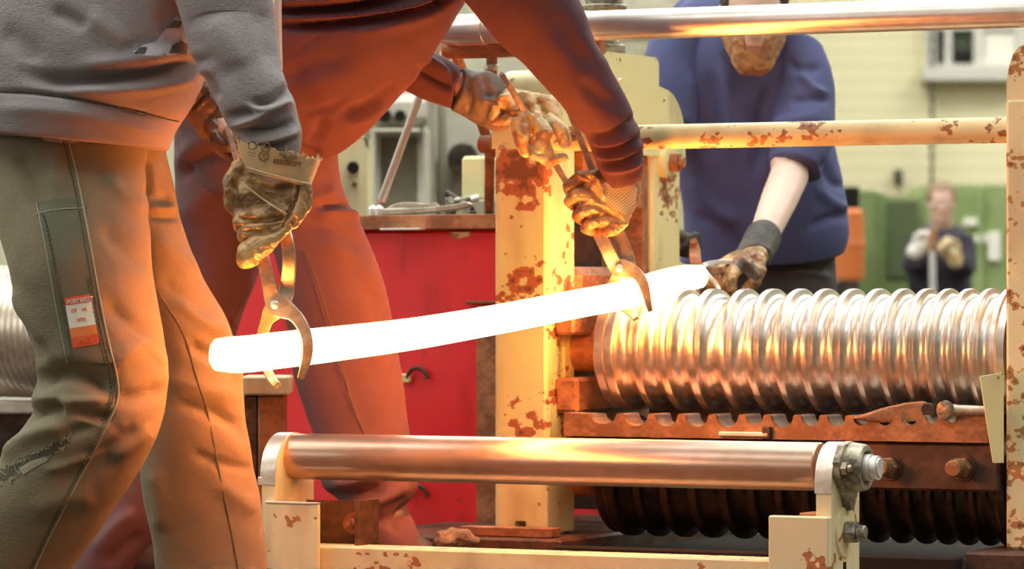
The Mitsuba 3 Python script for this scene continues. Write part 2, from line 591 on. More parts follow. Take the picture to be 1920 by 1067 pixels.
mat('worn_edge', rusty((0.82, 0.81, 0.78), (0.66, 0.62, 0.54), 30.0, 1.0), 0.35, 0.6)
mat('tong_steel', rusty((0.42, 0.35, 0.27), (0.60, 0.52, 0.42), 40.0, 2.5), 0.36, 0.7)
mat('oily_cast', rusty((0.10, 0.09, 0.07), (0.45, 0.42, 0.32), 26.0, 9.0), 0.35, 0.3)
mat('red_paint', painted((0.82, 0.032, 0.04), (0.34, 0.03, 0.03), 0.73, 5.0, 40.0, 4.4, dark=(0.12, 0.03, 0.02)), 0.42)
mat('green_paint', rusty((0.20, 0.28, 0.10), (0.28, 0.36, 0.15), 1.5, 3.0), 0.5)
mat('green_dark', (0.10, 0.14, 0.06), 0.6)
mat('orange_paint', (0.62, 0.17, 0.04), 0.5)
mat('white_panel', (0.78, 0.77, 0.68), 0.6)
mat('grey_machine', rusty((0.26, 0.25, 0.19), (0.42, 0.40, 0.29), 3.0, 1.0), 0.55)
mat('pale_machine', rusty((0.50, 0.49, 0.42), (0.62, 0.60, 0.5), 3.0, 2.0), 0.55)
mat('black_paint', (0.02, 0.018, 0.016), 0.85, specular=0.1)


def clad(p, n, uv):
    g = 0.93 + 0.07 * smoothstep(-0.4, 0.4, dr.sin(p.z * 2 * math.pi / 0.11))
    return mi.Color3f(0.80, 0.75, 0.47) * g * (0.9 + 0.2 * fbm(p.x * 0.7, p.y, p.z * 0.7, 3))


mat('wall_clad', clad, 0.7)
mat('wall_plain', (0.42, 0.40, 0.30), 0.8)
mat('ceiling_paint', (0.40, 0.40, 0.36), 0.8)


def floorcol(p, n, uv):
    a = fbm(p.x * 5, p.y * 5, 0.0, 4)
    return mix((0.035, 0.027, 0.022), (0.11, 0.085, 0.065), smoothstep(0.35, 0.7, a))


mat('floor_plates', floorcol, 0.85, specular=0.05)
mat('window_frame', (0.60, 0.59, 0.53), 0.5)
mat('window_pane', (0.06, 0.075, 0.05), 0.15)


def heather(base, amt=0.12, f=260.0):
    def fn(p, n, uv):
        a = noise(p.x * f, p.y * f, p.z * f) - 0.5
        b = fbm(p.x * 6, p.y * 6, p.z * 6, 3) - 0.5
        return mi.Color3f(base) * (1 + amt * a + 0.35 * b)
    return fn


def weave(p, n, uv):
    return noise(p.x * 420, p.y * 420, p.z * 420) + 0.6 * noise(p.x * 160, p.y * 160, p.z * 160)


mat('cloth_grey', heather((0.222, 0.198, 0.206)), 0.9, sheen=0.4, bump=weave, bscale=0.0010)
mat('cloth_navy_reddened', heather((0.070, 0.027, 0.037), 0.08), 0.85, sheen=0.6, sheen_tint=0.3)  # navy cloth; the red glow of the bar is mixed into its colour
mat('cloth_trouser_dark', heather((0.115, 0.054, 0.058), 0.08), 0.85, sheen=0.5)
mat('cloth_khaki', heather((0.185, 0.158, 0.100), 0.16, 330.0), 0.9, sheen=0.2, bump=weave, bscale=0.0008)
mat('cloth_khaki_dark', heather((0.12, 0.12, 0.08), 0.16, 330.0), 0.9, sheen=0.2, bump=weave, bscale=0.0008)
mat('thread', (0.30, 0.27, 0.19), 0.8)
mat('thread_dark', (0.07, 0.065, 0.04), 0.9)
mat('hair_light', (0.22, 0.14, 0.08), 0.6)
mat('thread_pale', (0.30, 0.28, 0.19), 0.8)
mat('cloth_blue', heather((0.070, 0.084, 0.205), 0.05, 90.0), 0.85, sheen=0.5)
mat('cloth_charcoal', heather((0.055, 0.05, 0.055), 0.08), 0.8, sheen=0.4)
mat('cloth_navy', (0.035, 0.032, 0.05), 0.85)


def leather(c1, c2, f=30.0, seed=0.0):
    def fn(p, n, uv):
        a = fbm(p.x * f + seed, p.y * f, p.z * f, 4)
        return mix(c1, c2, smoothstep(0.4, 0.62, a))
    return fn


def hide(p, n, uv):
    return fbm(p.x * 90, p.y * 90, p.z * 90, 3)


mat('leather_worn', leather((0.62, 0.38, 0.17), (0.24, 0.13, 0.055), 24.0), 0.32, bump=hide, bscale=0.006, clearcoat=0.3, clearcoat_gloss=0.6)
mat('leather_cuff', leather((0.68, 0.52, 0.30), (0.54, 0.40, 0.22), 14.0), 0.6)
mat('leather_dark', leather((0.13, 0.075, 0.045), (0.05, 0.035, 0.025), 22.0, 3.0), 0.33, bump=hide, bscale=0.005, clearcoat=0.3)
mat('leather_pale', leather((0.88, 0.78, 0.48), (0.50, 0.32, 0.15), 34.0, 6.0), 0.55, bump=hide, bscale=0.005)
mat('glove_grey', leather((0.20, 0.185, 0.165), (0.13, 0.12, 0.11), 18.0, 2.0), 0.7)
mat('glove_black', leather((0.07, 0.07, 0.06), (0.035, 0.033, 0.03), 22.0, 5.0), 0.6)
mat('knit_band', lambda p, n, uv: mix((0.74, 0.62, 0.38), (0.48, 0.32, 0.17), smoothstep(-0.4, 0.8, dr.sin((p.x * 0.62 - p.z * 0.78) * 1150 + 3 * noise(p.x * 60, p.y * 60, p.z * 60)))), 0.8)
mat('ink', (0.20, 0.10, 0.045), 0.7)
mat('patch_red', (0.72, 0.085, 0.03), 0.7)
mat('patch_orange', (0.80, 0.20, 0.05), 0.7)
mat('patch_white', (0.80, 0.76, 0.66), 0.7)
mat('skin', leather((0.66, 0.44, 0.35), (0.58, 0.36, 0.28), 12.0, 1.0), 0.5)
mat('skin_arm', leather((0.74, 0.56, 0.47), (0.68, 0.50, 0.42), 9.0, 4.0), 0.45)
mat('beard', leather((0.46, 0.25, 0.11), (0.30, 0.15, 0.07), 60.0, 1.0), 0.75)
mat('hair_dark', (0.05, 0.035, 0.025), 0.6)
mat('eye_white', (0.75, 0.73, 0.70), 0.2)
mat('eye_dark', (0.04, 0.03, 0.025), 0.15)
mat('lip', (0.45, 0.2, 0.17), 0.5)
mat('boot_leather', (0.05, 0.04, 0.035), 0.45)
mat('print_dark', (0.06, 0.06, 0.065), 0.8)
mat('print_white', (0.47, 0.47, 0.52), 0.8)
mat('wood_handle', rusty((0.30, 0.12, 0.05), (0.46, 0.22, 0.10), 40.0, 3.0), 0.6)
mat('rag_cloth', rusty((0.15, 0.11, 0.07), (0.30, 0.24, 0.16), 30.0, 3.0), 0.9)
scene['hot_steel'] = {'type': 'diffuse', 'reflectance': {'type': 'rgb', 'value': [0.5, 0.3, 0.2]}}


# ------------------------------------------------------------------ the hall
def wbox(x0, x1, y0, y1, z0, z1, ch=0.005):
    return box((x0, y0, z0), (x1, y1, z1), ch)


struct('floor', wbox(-16, 16, -10, 30, -0.2, 0.0), 'floor_plates')
struct('wall_back', wbox(-16, 16, 30, 30.3, 0, 9), 'wall_clad')
struct('wall_left', wbox(-16.3, -16, -10, 30, 0, 9), 'wall_plain')
struct('wall_right', wbox(16, 16.3, -10, 30, 0, 9), 'wall_plain')
struct('wall_front', wbox(-16, 16, -10.3, -10, 0, 9), 'wall_plain')
struct('ceiling', wbox(-16, 16, -10, 30, 9.0, 9.2), 'ceiling_paint')


def lamp(name, v4, normal, rad, parent=None):
    v = np.array(v4, float)
    f = np.array([[0, 1, 2], [0, 2, 3]])
    if np.dot(np.cross(v[1] - v[0], v[2] - v[0]), normal) < 0:
        f = f[:, ::-1]
    return add(name, trimesh.Trimesh(v, f, process=False), 'white_panel', parent, emitter={'type': 'area', 'radiance': {'type': 'rgb', 'value': list(rad)}})


for yy in ROOF_LIGHT:
    for xx in (-9.0, 0.0, 9.0):
        t = struct('roof_light', cat([wbox(xx - 3.1, xx + 3.1, yy - 2.6, yy - 2.5, 8.9, 9.0), wbox(xx - 3.1, xx + 3.1, yy + 2.5, yy + 2.6, 8.9, 9.0),
                                      wbox(xx - 3.1, xx - 3.0, yy - 2.5, yy + 2.5, 8.9, 9.0), wbox(xx + 3.0, xx + 3.1, yy - 2.5, yy + 2.5, 8.9, 9.0)]), 'window_frame', parent='ceiling')
        lamp('diffuser', [(xx - 3.0, yy - 2.5, 8.95), (xx + 3.0, yy - 2.5, 8.95), (xx + 3.0, yy + 2.5, 8.95), (xx - 3.0, yy + 2.5, 8.95)], (0, 0, -1), [ROOF_LIGHT[yy] * c for c in ROOF_TINT], t)
for k, yy in enumerate((-4.0, 4.0, 12.0)):                      # daylight windows high in the left wall
    w = struct('window_%d' % (k + 2), wbox(-16.0, -15.9, yy - 2.6, yy + 2.6, 2.4, 2.5), 'window_frame')
    for z0 in (6.5,):
        struct('frame', wbox(-16.0, -15.9, yy - 2.6, yy + 2.6, z0, z0 + 0.1), 'window_frame', parent=w)
    for y2 in (yy - 2.6, yy + 2.5):
        struct('frame', wbox(-16.0, -15.9, y2, y2 + 0.1, 2.5, 6.5), 'window_frame', parent=w)
    lamp('pane', [(-15.95, yy - 2.5, 2.5), (-15.95, yy + 2.5, 2.5), (-15.95, yy + 2.5, 6.5), (-15.95, yy - 2.5, 6.5)], (1, 0, 0), SIDE_LIGHT, w)


def at(u0, u1, v0, v1, Y, depth, ch=0.004):
    a, b = P(u0, v1, Y), P(u1, v0, Y)
    return wbox(a[0], b[0], Y, Y + depth, a[2], b[2], ch)


# the window in the back wall
w = struct('window_1', at(1736, 1925, 40, 56, 29.9, 0.1), 'window_frame')
for u0, u1, v0, v1 in ((1736, 1756, 56, 125), (1772, 1785, 56, 125), (1826, 1846, 56, 125), (1905, 1925, 56, 125), (1736, 1925, 120, 126)):
    struct('frame', at(u0, u1, v0, v1, 29.9, 0.1), 'window_frame', parent=w)
struct('sill', at(1730, 1930, 126, 150, 29.78, 0.22), 'window_frame', parent=w)
for u0, u1 in ((1756, 1772), (1785, 1826)):
    struct('pane', at(u0, u1, 56, 120, 29.96, 0.03), 'window_pane', parent=w)
struct('blind', at(1846, 1905, 56, 120, 29.94, 0.05), 'white_panel', parent=w)
struct('pot', at(1790, 1824, 96, 120, 29.93, 0.03), 'black_paint', parent=w)
t = single('drain_pipe', cat([cyl(P(1747, 565 + 120, 29.8), P(1747, -80, 29.8), 0.011, 12)] + [cyl(P(1747, v + 6, 29.8), P(1747, v, 29.8), 0.02, 12) for v in range(-60, 345, 22)]),
           'black_iron', 'dark jointed conduit running down the cream back wall left of the window', 'conduit')
single('wall_socket', cat([at(1679, 1692, 318, 345, 29.88, 0.12)]), 'black_iron', 'small dark box on the cream back wall above the green cabinets', 'wall box')

# green cabinets at the back
t = thing('green_cabinet', 'low green cabinet with an olive front, left of the far man', 'cabinet')
add('body', cat([pprism([(1640, 359), (1668, 368), (1722, 368), (1722, 781), (1640, 781)], 22.0, 1.0)]), 'green_paint', t)
add('side_post', at(1613, 1641, 356, 782, 21.9, 1.0), 'green_paint', t)
add('grille', at(1664, 1720, 375, 520, 21.97, 0.05), 'green_dark', t)
t = thing('green_cabinet', 'tall bright green cabinet behind the far man', 'cabinet')
add('body', at(1738, 1900, 346, 758, 24.6, 1.2), 'green_paint', t)
add('door_edge', at(1836, 1843, 350, 756, 24.55, 0.1), 'green_paint', t)
add('label_plate', at(1808, 1834, 410, 424, 24.56, 0.05), 'white_panel', t)
add('notice', at(1853, 1876, 436, 489, 24.56, 0.05), 'white_panel', t)
add('notice', at(1828, 1851, 440, 456, 24.56, 0.05), 'white_panel', t)
single('green_post', at(1723, 1737, 362, 778, 22.3, 0.2), 'green_paint', 'narrow light green post between the two green cabinets', 'post')
single('orange_drum', lathe([(0, .075), (.02, .085), (.16, .085), (.18, .095), (.2, .085), (.34, .08), (.36, .06)], P(1589, 526, 20.0), (0, 0, 1), 32), 'orange_paint', 'orange drum seen blurred beside the man in the blue T-shirt', 'drum', smooth=40)
single('steel_box', at(1560, 1612, 528, 790, 19.9, 0.5), 'black_iron', 'dark box under the orange drum behind the grooved roll', 'box')
single('dark_locker', at(1585, 1612, 350, 790, 21.2, 0.5), 'black_paint', 'black narrow block standing in for the dark gap left of the green cabinets', 'locker')  # black box put where there is only a dark gap

# blurred machines behind the red cabinet
t = thing('cream_column', 'pale yellow machine column with a round dark hole behind the red cabinet', 'machine column')
add('body', union([at(610, 689, 240, 995, 11.2, 0.45, 0.025)]), 'paint_far', t)
add('hole_bush', cyl(P(662, 314, 11.17), P(662, 314, 11.3), 0.017, 24), 'black_paint', t)
add('bolt', cyl(P(664, 345, 11.17), P(664, 345, 11.3), 0.007, 8), 'black_iron', t)
t = thing('grey_press', 'large blurred grey-green machine with lighter vertical strips behind the workbench', 'machine')
add('body', at(560, 815, 150, 908, 14.0, 1.0, 0.03), 'grey_machine', t)
add('head', at(690, 800, 175, 235, 13.85, 0.3, 0.03), 'pale_machine', t)
for u0, u1 in ((694, 712), (783, 806)):
    add('strip', at(u0, u1, 236, 430, 13.92, 0.15, 0.02), 'pale_machine', t)
for u, v, r in ((721, 217, 13), (750, 217, 11)):
    add('hole_bush', cyl(P(u, v, 13.8), P(u, v, 13.9), r * 13.8 / F, 24), 'black_paint', t)
add('shelf', at(700, 790, 240, 252, 13.75, 0.3, 0.01), 'grey_machine', t)
t = thing('pale_cabinet', 'pale grey cabinet with a dark round motor between workbench and mill', 'cabinet')
add('body', at(822, 1010, 175, 893, 14.6, 0.8, 0.03), 'pale_machine', t)
add('motor', cyl(P(868, 297, 14.1), P(868, 297, 14.7), 0.055, 32), 'black_iron', t, smooth=40)
add('bracket', at(846, 892, 322, 372, 14.3, 0.4), 'grey_machine', t)
single('far_girder', at(860, 1420, -30, 70, 27.0, 0.4, 0.02), 'grey_machine', 'grey girder along the top of the back wall behind the mill', 'girder')
struct('wall_partition', wbox(-9, 0.9, 28.0, 28.2, 0, 9), 'wall_plain')

# the second stand at the far left
t = thing('grooved_roll', 'pale grey grooved roll of the other mill stand, cut by the left edge', 'roll')
RL = 0.182
prof = [(-0.6, 0.05), (-0.6, RL - 0.006)]
for k in range(38):
    s = -0.6 + 0.02 * k
    prof += [(s + 0.001, RL - 0.006), (s + 0.004, RL), (s + 0.014, RL), (s + 0.017, RL - 0.006)]
prof += [(0.17, RL - .01), (0.175, 0.09), (0.3, 0.09), (0.3, 0.05)]
add('barrel', lathe(prof, P(45, 622, 11.0), MX, 96), 'roll_steel', t, smooth=35)
t = thing('steel_bench', 'dark bench with a light steel edge under the far left roll', 'bench')
add('top', at(-140, 70, 752, 776, 10.9, 0.6, 0.005), 'worn_edge', t)
add('body', at(-130, 66, 776, 972, 10.95, 0.5, 0.005), 'black_iron', t)

# ------------------------------------------------------------------ red cabinet with a cluttered top
yr = 0.30
t = thing('red_cabinet', 'red painted steel cabinet behind the second worker, left of the mill', 'cabinet')
ztop = 0.812
add('body', mbox(s_at(432, yr), s_at(940, yr), yr, yr + .75, 0.07, ztop, 0.006), 'red_paint', t)
add('plinth', mbox(s_at(436, yr), s_at(936, yr), yr + .03, yr + .7, 0.0, 0.07, 0.004), 'black_iron', t)
for v in (704, 925):
    Yh = Ym(792, yr)
    hz = z_at(v, Yh)
    sx = s_at(787, yr)
    a0 = np.linspace(0.15, math.pi - 0.15, 14)
    add('hasp', tube([M(sx + 0.028 * math.cos(q), yr - 0.012, hz - 0.012 + 0.03 * math.sin(q)) for q in a0], 0.005, 8), 'rust_dark', t, smooth=40)
    if v == 704:
        add('latch', mbox(sx - 0.045, sx - 0.02, yr - 0.015, yr, hz - 0.018, hz + 0.004, 0.003), 'paint_light', t)
add('sticker', prism([(-.02, 0), (-.017, -.012), (.0, -.017), (.016, -.012), (.03, -.01), (.034, 0)], M(s_at(858, yr), yr - .002, ztop - .004), MX, [0, 0, 1], MY, .003), 'paint_rail', t, label='peeling yellow sticker on the red front')
add('corner_post', mbox(s_at(892, yr - .03), s_at(945, yr - .03), yr - .03, yr - .001, .07, z_at(574, Ym(900, yr)), .003), 'guide_iron', t, label='dark brown strip, standing in for the mill post shadow, at the right end of the red front')  # dark plate standing in for the shadow the mill post casts
add('ledge', mbox(s_at(880, yr), s_at(935, yr), yr - 0.02, yr, z_at(570, Ym(900, yr)), z_at(564, Ym(900, yr)), 0.002), 'rust_iron', t)
t = thing('rusty_pedestal', 'rusty brown pedestal with a cream plate on top, behind the left tongs', 'pedestal')
add('top_plate', at(452, 541, 706, 741, 9.2, .2), 'paint_frame', t)
add('body', at(484, 532, 741, 1090, 9.24, .15), 'rust_iron', t)
add('side_post', at(455, 484, 741, 1090, 9.26, .1), 'black_iron', t)
t = thing('steel_tray', 'rusty steel tray full of tools on the red cabinet', 'tray')
ztr = ztop + 0.034
sL, sR = s_at(560, yr), s_at(942, yr)
add('base', mbox(sL, sR, yr - .02, yr + .6, ztop + 0.001, ztr, 0.002), 'rust_dark', t)
add('lip', mbox(sL, sR, yr - .03, yr - .02, ztop + 0.003, ztop + 0.038, 0.002), 'rust_iron', t)
add('lip', mbox(sL, sR, yr + .6, yr + .61, ztop, ztop + 0.05, 0.002), 'rust_dark', t)
single('steel_shim', mbox(s_at(768, yr) - .05, s_at(768, yr) + .06, yr - .06, yr - .031, ztop + .001, ztop + .006, .001), 'rod_steel', 'thin bright shim lying on the front edge of the red cabinet', 'shim')


def on_tray(u, dy):
    s = s_at(u, yr + dy)
    return M(s, yr + dy, ztr)


q = on_tray(770, .35)
single('wrench', bar([q + MX * a + np.array([0, 0, b]) for a, b in ((-.075, .012), (-.04, .028), (0, .031), (.045, .028), (.075, .038))], [.014, .024, .026, .024, .016], .012, MY), 'tong_steel', 'grey steel wrench with a forked end lying on the tray', 'wrench', smooth=40)
q = on_tray(760, .12)
t = thing('adjustable_wrench', 'bright wrench with a knurled screw at the front of the tray', 'wrench')
add('handle', bar([q + MX * a + np.array([0, 0, .012 + b]) for a, b in ((-.08, .0), (-.03, .006), (.03, .004), (.07, .0))], [.022, .016, .02, .03], .012, np.array([0, 0, 1.])), 'rod_steel', t, smooth=40)
add('screw', cyl(q + MX * -.01 + [0, -.01, .01], q + MX * .02 + [0, -.01, .012], .011, 16), 'rod_steel', t, smooth=40)
for k, (u, dy, r, h) in enumerate(((845, .3, .016, .024), (868, .22, .02, .03), (884, .3, .015, .02), (826, .16, .013, .016))):
    q = on_tray(u, dy)
    single('steel_nut', cat([cyl(q, q + [0, 0, h], r, 6), cyl(q + [0, 0, h], q + [0, 0, h + .012], r * .55, 16)]), ('black_iron', 'oily_cast')[k % 2], ('black nut at the middle of the heap in the tray', 'largest nut of the heap in the tray', 'nut at the right end of the heap in the tray', 'small nut at the left front of the heap in the tray')[k], 'nut')
for k, (u, dy, ang) in enumerate(((855, .25, .5), (872, .3, 2.3), (838, .2, -.4))):
    q = on_tray(u, dy) + [0, 0, .034]
    d = np.array([math.cos(ang), 0.2, abs(math.sin(ang)) * .6])
    d = d / np.linalg.norm(d)
    single('steel_bolt', cat([cyl(q, q + d * .016, .018, 6), cyl(q + d * .016, q + d * .06, .009, 16)]), ('rod_steel', 'black_iron', 'oily_cast')[k], ('bright short bolt on the heap in the tray', 'black bolt leaning in the heap in the tray', 'oily bolt lying at the left of the heap in the tray')[k], 'bolt')
for k, u in enumerate((699, 711)):
    q = on_tray(u, .03)
    single('steel_ball', cat([cyl(q, q + [0, 0, .018], .011, 20), trimesh.creation.icosphere(3, .011).apply_translation(q + [0, 0, .018])]), 'rod_steel', ('left of two small bright pins on the front of the tray', 'right of two small bright pins on the front of the tray')[k], 'pin', smooth=40)
q = on_tray(790, .04)
single('steel_offcut', bar([q + MX * a + np.array([0, 0, .012 + b]) for a, b in ((-.1, .0), (.0, .003), (.09, .01), (.13, .02))], [.03, .034, .03, .02], .014, np.array([0, 0, 1.])), 'tong_steel', 'flat grey offcut along the front of the tray', 'offcut')
single('steel_plate', mbox(s_at(862, yr + .4), s_at(930, yr + .4), yr + .4, yr + .5, ztr, ztr + .05, .004), 'grey_machine', 'grey steel plate at the back right of the tray', 'plate')
single('cream_block', cat([mbox(s_at(874, yr + .45), s_at(918, yr + .45), yr + .42, yr + .5, ztr + .051, z_at(293, Ym(890, yr + .45)), .008)]), 'paint_light', 'pale yellow block standing on a grey plate at the back of the tray', 'block')
pr = [P(716, 374, 9.62), P(787, 181, 9.62), P(845, 20, 9.62)]
t = thing('leaning_bar', 'long bright steel rod slanting up behind the arm of the second worker', 'rod')
add('shaft', tube(np.array([P(716, 374, 9.55) * (1 - a) + P(850, 6, 9.3) * a for a in np.linspace(0, 1, 6)]), 0.0098, 16), 'rod_steel', t, smooth=40)
add('tip', cyl(P(716, 377, 9.553), P(715.2, 379.5, 9.554), 0.0088, 16, .001), 'orange_paint', t, label='orange end of the rod')

# ------------------------------------------------------------------ the rolling mill
ZR = 0.536
t = thing('mill_stand', 'yellow painted, rust-stained left stand of the rolling mill', 'mill stand')
SL, SR = -0.208, -0.078
zb = 0.122
post = mbox(SL, SR, -0.17, -0.02, zb, 1.07, 0.007)
hole = mbox(s_at(965, -.17), s_at(986, -.17), -.3, -.05, z_at(1003, 8.91), z_at(977, 8.91), .003)
slot = mbox(-0.12, 0.0, -0.115, -0.075, z_at(775, 8.9), z_at(648, 8.9), 0.003)
add('front_post', post - hole - slot, 'paint_post', t)
add('rear_post', mbox(SL, SR, 0.40, 0.56, zb, 1.07, 0.007), 'paint_light', t)
# yoke: shoulders and the high screw box, drawn in the (y, z) plane
n = 28
arc = lambda cy, cz, r, a0, a1: [(cy + r * math.cos(q), cz + r * math.sin(q)) for q in np.linspace(a0, a1, n)]
prof = [(-0.17, 0.985), (-0.17, 1.06)] + arc(-0.06, 1.055, 0.11, math.pi, math.pi / 2) + [(0.0, 1.165)] + [(0.03, 1.165), (0.03, 1.2)] + arc(0.05, 1.195, 0.02, math.pi, math.pi / 2)[1:] + \
       arc(0.40, 1.195, 0.022, math.pi / 2, 0) + [(0.422, 1.15)] + arc(0.45, 1.02, 0.125, math.pi / 2, 0)[1:] + [(0.575, 0.985)]
yk = prism(prof, M(SL - .006, 0, 0), MY, [0, 0, 1], MX, SR - SL + .012)
add('yoke', yk, 'paint_light', t, smooth=30)
add('yoke_dome', cat([lathe([(0, .066)] + [(.066 * math.sin(q), .066 * math.cos(q)) for q in np.linspace(.1, 1.5, 10)], M(-.143, -.06, 1.10), (0, 0, 1), 40)]), 'paint_light', t, smooth=40)
for k, v in enumerate((150, 178, 205, 228)):
    add('rivet', trimesh.creation.icosphere(2, .006).apply_translation(M(SR + .006, 0.2, z_at(v, 9.2))), 'worn_edge', t, smooth=True)
Ym2 = 9.45
add('boss', cyl(M(SR - .03, .47, z_at(305, 9.45)), M(SR + .018, .47, z_at(305, 9.45)), .045, 32), 'paint_light', t, smooth=40)
add('boss_nut', hexbolt(M(SR + .018, .47, z_at(305, 9.45)), MX, .024, .02, .012), 'rust_iron', t)
add('cross_bolt', cat([cyl(M(SL - .035, -.1, z_at(268, 8.95)), M(SL + .02, -.1, z_at(268, 8.95)), .03, 32), cyl(M(SL - .07, -.1, z_at(268, 8.95)), M(SL - .03, -.1, z_at(268, 8.95)), .02, 24)]), 'rust_iron', t, smooth=40)
add('slot_screw', cat([cyl(M(-.09, -.095, z_at(770, 8.9)), M(-.09, -.095, z_at(650, 8.9)), .008, 10)] + [cyl(M(-.09, -.095, z_at(v + 4, 8.9)), M(-.09, -.095, z_at(v, 8.9)), .0105, 12) for v in range(652, 768, 8)]), 'worn_edge', t)
add('upper_chock', union([mbox(-.20, -.045, -.02, .40, z_at(636, 8.95), z_at(560, 8.95), .006), mbox(-.078, -.03, -.13, .3, z_at(628, 8.9), z_at(555, 8.9), .006), mbox(-.19, -.08, .0, .38, z_at(560, 9.1), z_at(500, 9.1), .02)]), 'guide_iron', t)
add('lower_chock', union([mbox(-.078, -.02, -.13, .3, z_at(775, 8.9), z_at(708, 8.9), .008), mbox(-.20, -.05, -.02, .40, z_at(900, 9), z_at(720, 8.9), .006)]), 'guide_iron', t)
add('key_plate', mbox(-.088, -.072, -.165, -.03, z_at(828, 8.85), z_at(745, 8.85), .002), 'paint_post', t)
add('wedge_bar', mbox(-.12, -.07, -.12, -.06, z_at(740, 8.9), z_at(726, 8.9), .002), 'worn_edge', t)
add('side_plate', mbox(-.38, SL, .43, .46, .15, 1.0, .003), 'rust_dark', t)
add('window_liner', mbox(SL + .01, SR - .01, .37, .395, .3, .95, .003), 'guide_iron', t)
add('tie_plate', mbox(-.2, -.09, .05, .40, .86, .985, .004), 'rust_iron', t)
t2 = thing('mill_screw', 'dark oily screw head rising above the polished pipe over the mill', 'screw spindle')
c0 = M(-.12, .22, 0)
add('spindle', cyl(c0 + [0, 0, 1.21], c0 + [0, 0, 1.42], .026, 24), 'oily_cast', t2, smooth=40)
add('collar', cat([cyl(c0 + [0, 0, 1.215], c0 + [0, 0, 1.237], .05, 28), cyl(c0 + [0, 0, 1.237], c0 + [0, 0, 1.248], .036, 28)]), 'oily_cast', t2, smooth=40)
add('cap', cat([cyl(c0 + [0, 0, 1.318], c0 + [0, 0, 1.33], .052, 8), cyl(c0 + [0, 0, 1.33], c0 + [0, 0, 1.40], .044, 8), cyl(c0 + [0, 0, 1.40], c0 + [0, 0, 1.46], .03, 20)]), 'oily_cast', t2, smooth=30)

t = thing('mill_stand', 'yellow rust-flecked right stand of the rolling mill at the right edge of the photo', 'mill stand')
s0 = s_at(1885, -.17)
add('front_post', union([mbox(s0, s0 + .135, -.17, -.02, zb, 1.07, .007)]), 'paint_right', t)
add('post_top', prism([(s0 + .001, 1.06), (s0 + .001, 1.105), (s0 + .006, 1.135), (s0 + .016, 1.165), (s0 + .03, 1.18), (s0 + .07, 1.19), (s0 + .134, 1.19), (s0 + .134, 1.06)], M(0, -.165, 0), MX, [0, 0, 1], MY, .14), 'paint_right', t)
add('rear_post', mbox(s0, s0 + .135, .40, .56, zb, 1.07, .007), 'paint_right', t)
add('yoke', mbox(s0 + .02, s0 + .135, -.02, .56, .985, 1.13, .03), 'paint_right', t)
add('chock', mbox(s0 - .01, s0 + .12, -.01, .40, .2, .75, .008), 'guide_iron', t)

# upper and lower rolls
us = [1190, 1238, 1288, 1340, 1399, 1450, 1502, 1550, 1601, 1649, 1695, 1740, 1780, 1819, 1859, 1897]
ss = [((u - 960) / F * Y0 - X0) / (cA + (u - 960) / F * sA) for u in us]
RR = 0.1365


def roll_profile():
    pr = [(ss[0] - .045, .06), (ss[0] - .045, RR - .012), (ss[0] - .04, RR - .008), (ss[0] - .022, RR - .008), (ss[0] - .018, RR - .003), (ss[0] - .012, RR)]
    for k in range(len(ss) - 1):
        cw = .13 * (ss[k + 1] - ss[k])
        a, b = ss[k] + cw, ss[k + 1] - cw
        m, hw = (a + b) / 2, (b - a) / 2
        for q in (-.8, -.4, .4, .8):
            if k or q >= 0:
                pr.append((ss[k] + q * cw, RR - .0012 * q * q))
        dep = min(.021, hw * .92)
        for q in np.linspace(-1, 1, 15):
            pr.append((m + hw * q, RR - .002 - dep * math.sqrt(max(0, 1 - q * q)) ** 1.2))
    pr.append((ss[-1] - .004, RR))
    e = ss[-1] + .007
    pr += [(e, RR), (e + .004, RR - .004), (e + .02, RR - .006), (e + .02, .06)]
    return pr


SC0, SC1 = ss[0] - .045, ss[-1] + .027
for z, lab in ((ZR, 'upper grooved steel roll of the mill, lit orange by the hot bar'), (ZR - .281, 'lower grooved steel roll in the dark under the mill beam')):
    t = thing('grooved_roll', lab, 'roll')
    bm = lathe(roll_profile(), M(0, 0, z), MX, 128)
    add('barrel', bm, 'roll_steel' if z == ZR else 'roll_oily_shaded', t, smooth=32)
    add('neck', lathe([(-.24, .045), (-.24, .052), (SC0 - .02, .052), (SC0 - .012, .062), (SC0, .064), (SC0, .03)], M(0, 0, z), MX, 48), 'rust_iron', t, smooth=40)
    add('neck', lathe([(SC1 - .01, .03), (SC1 - .01, .06), (SC1 + .2, .052), (SC1 + .2, .03)], M(0, 0, z), MX, 48), 'rust_iron', t, smooth=40)

# scalloped guide in front of the roll, and the beam under it
yg = -.185
t = thing('roll_guide', 'rusty scalloped guide plate with a tooth for each groove under the upper roll', 'guide plate')
teeth = [1162, 1221, 1277, 1335, 1391, 1438, 1494, 1543, 1592, 1637, 1682, 1727, 1765, 1800]
ts = [s_at(u, yg) for u in teeth]
zt0, zt1 = z_at(776, Ym(1221, yg)), z_at(779, Ym(1727, yg))
zbot = z_at(820, Ym(1221, yg))
S0, S1 = s_at(1057, yg), s_at(1852, yg)
poly = [(S0, zbot), (S1, zbot), (S1, zt1 + .004), (ts[-1] + .012, zt1 + .004)]
for k in range(len(ts) - 1, -1, -1):
    zt = zt0 + (zt1 - zt0) * k / (len(ts) - 1)
    poly += [(ts[k] + .006, zt), (ts[k] - .006, zt)]
    if k:
        a, b = ts[k] - .009, ts[k - 1] + .009
        m, hw = (a + b) / 2, (a - b) / 2
        poly += [(m + hw * math.cos(q), zt - .004 - min(.024, hw * .95) * math.sin(q)) for q in np.linspace(0, math.pi, 11)]
a, b = ts[0] - .009, s_at(1106, yg)
poly += [((a + b) / 2 + (a - b) / 2 * math.cos(q), zt0 - .003 - .021 * math.sin(q)) for q in np.linspace(0, math.pi, 9)]
poly += [(S0, zt0)]
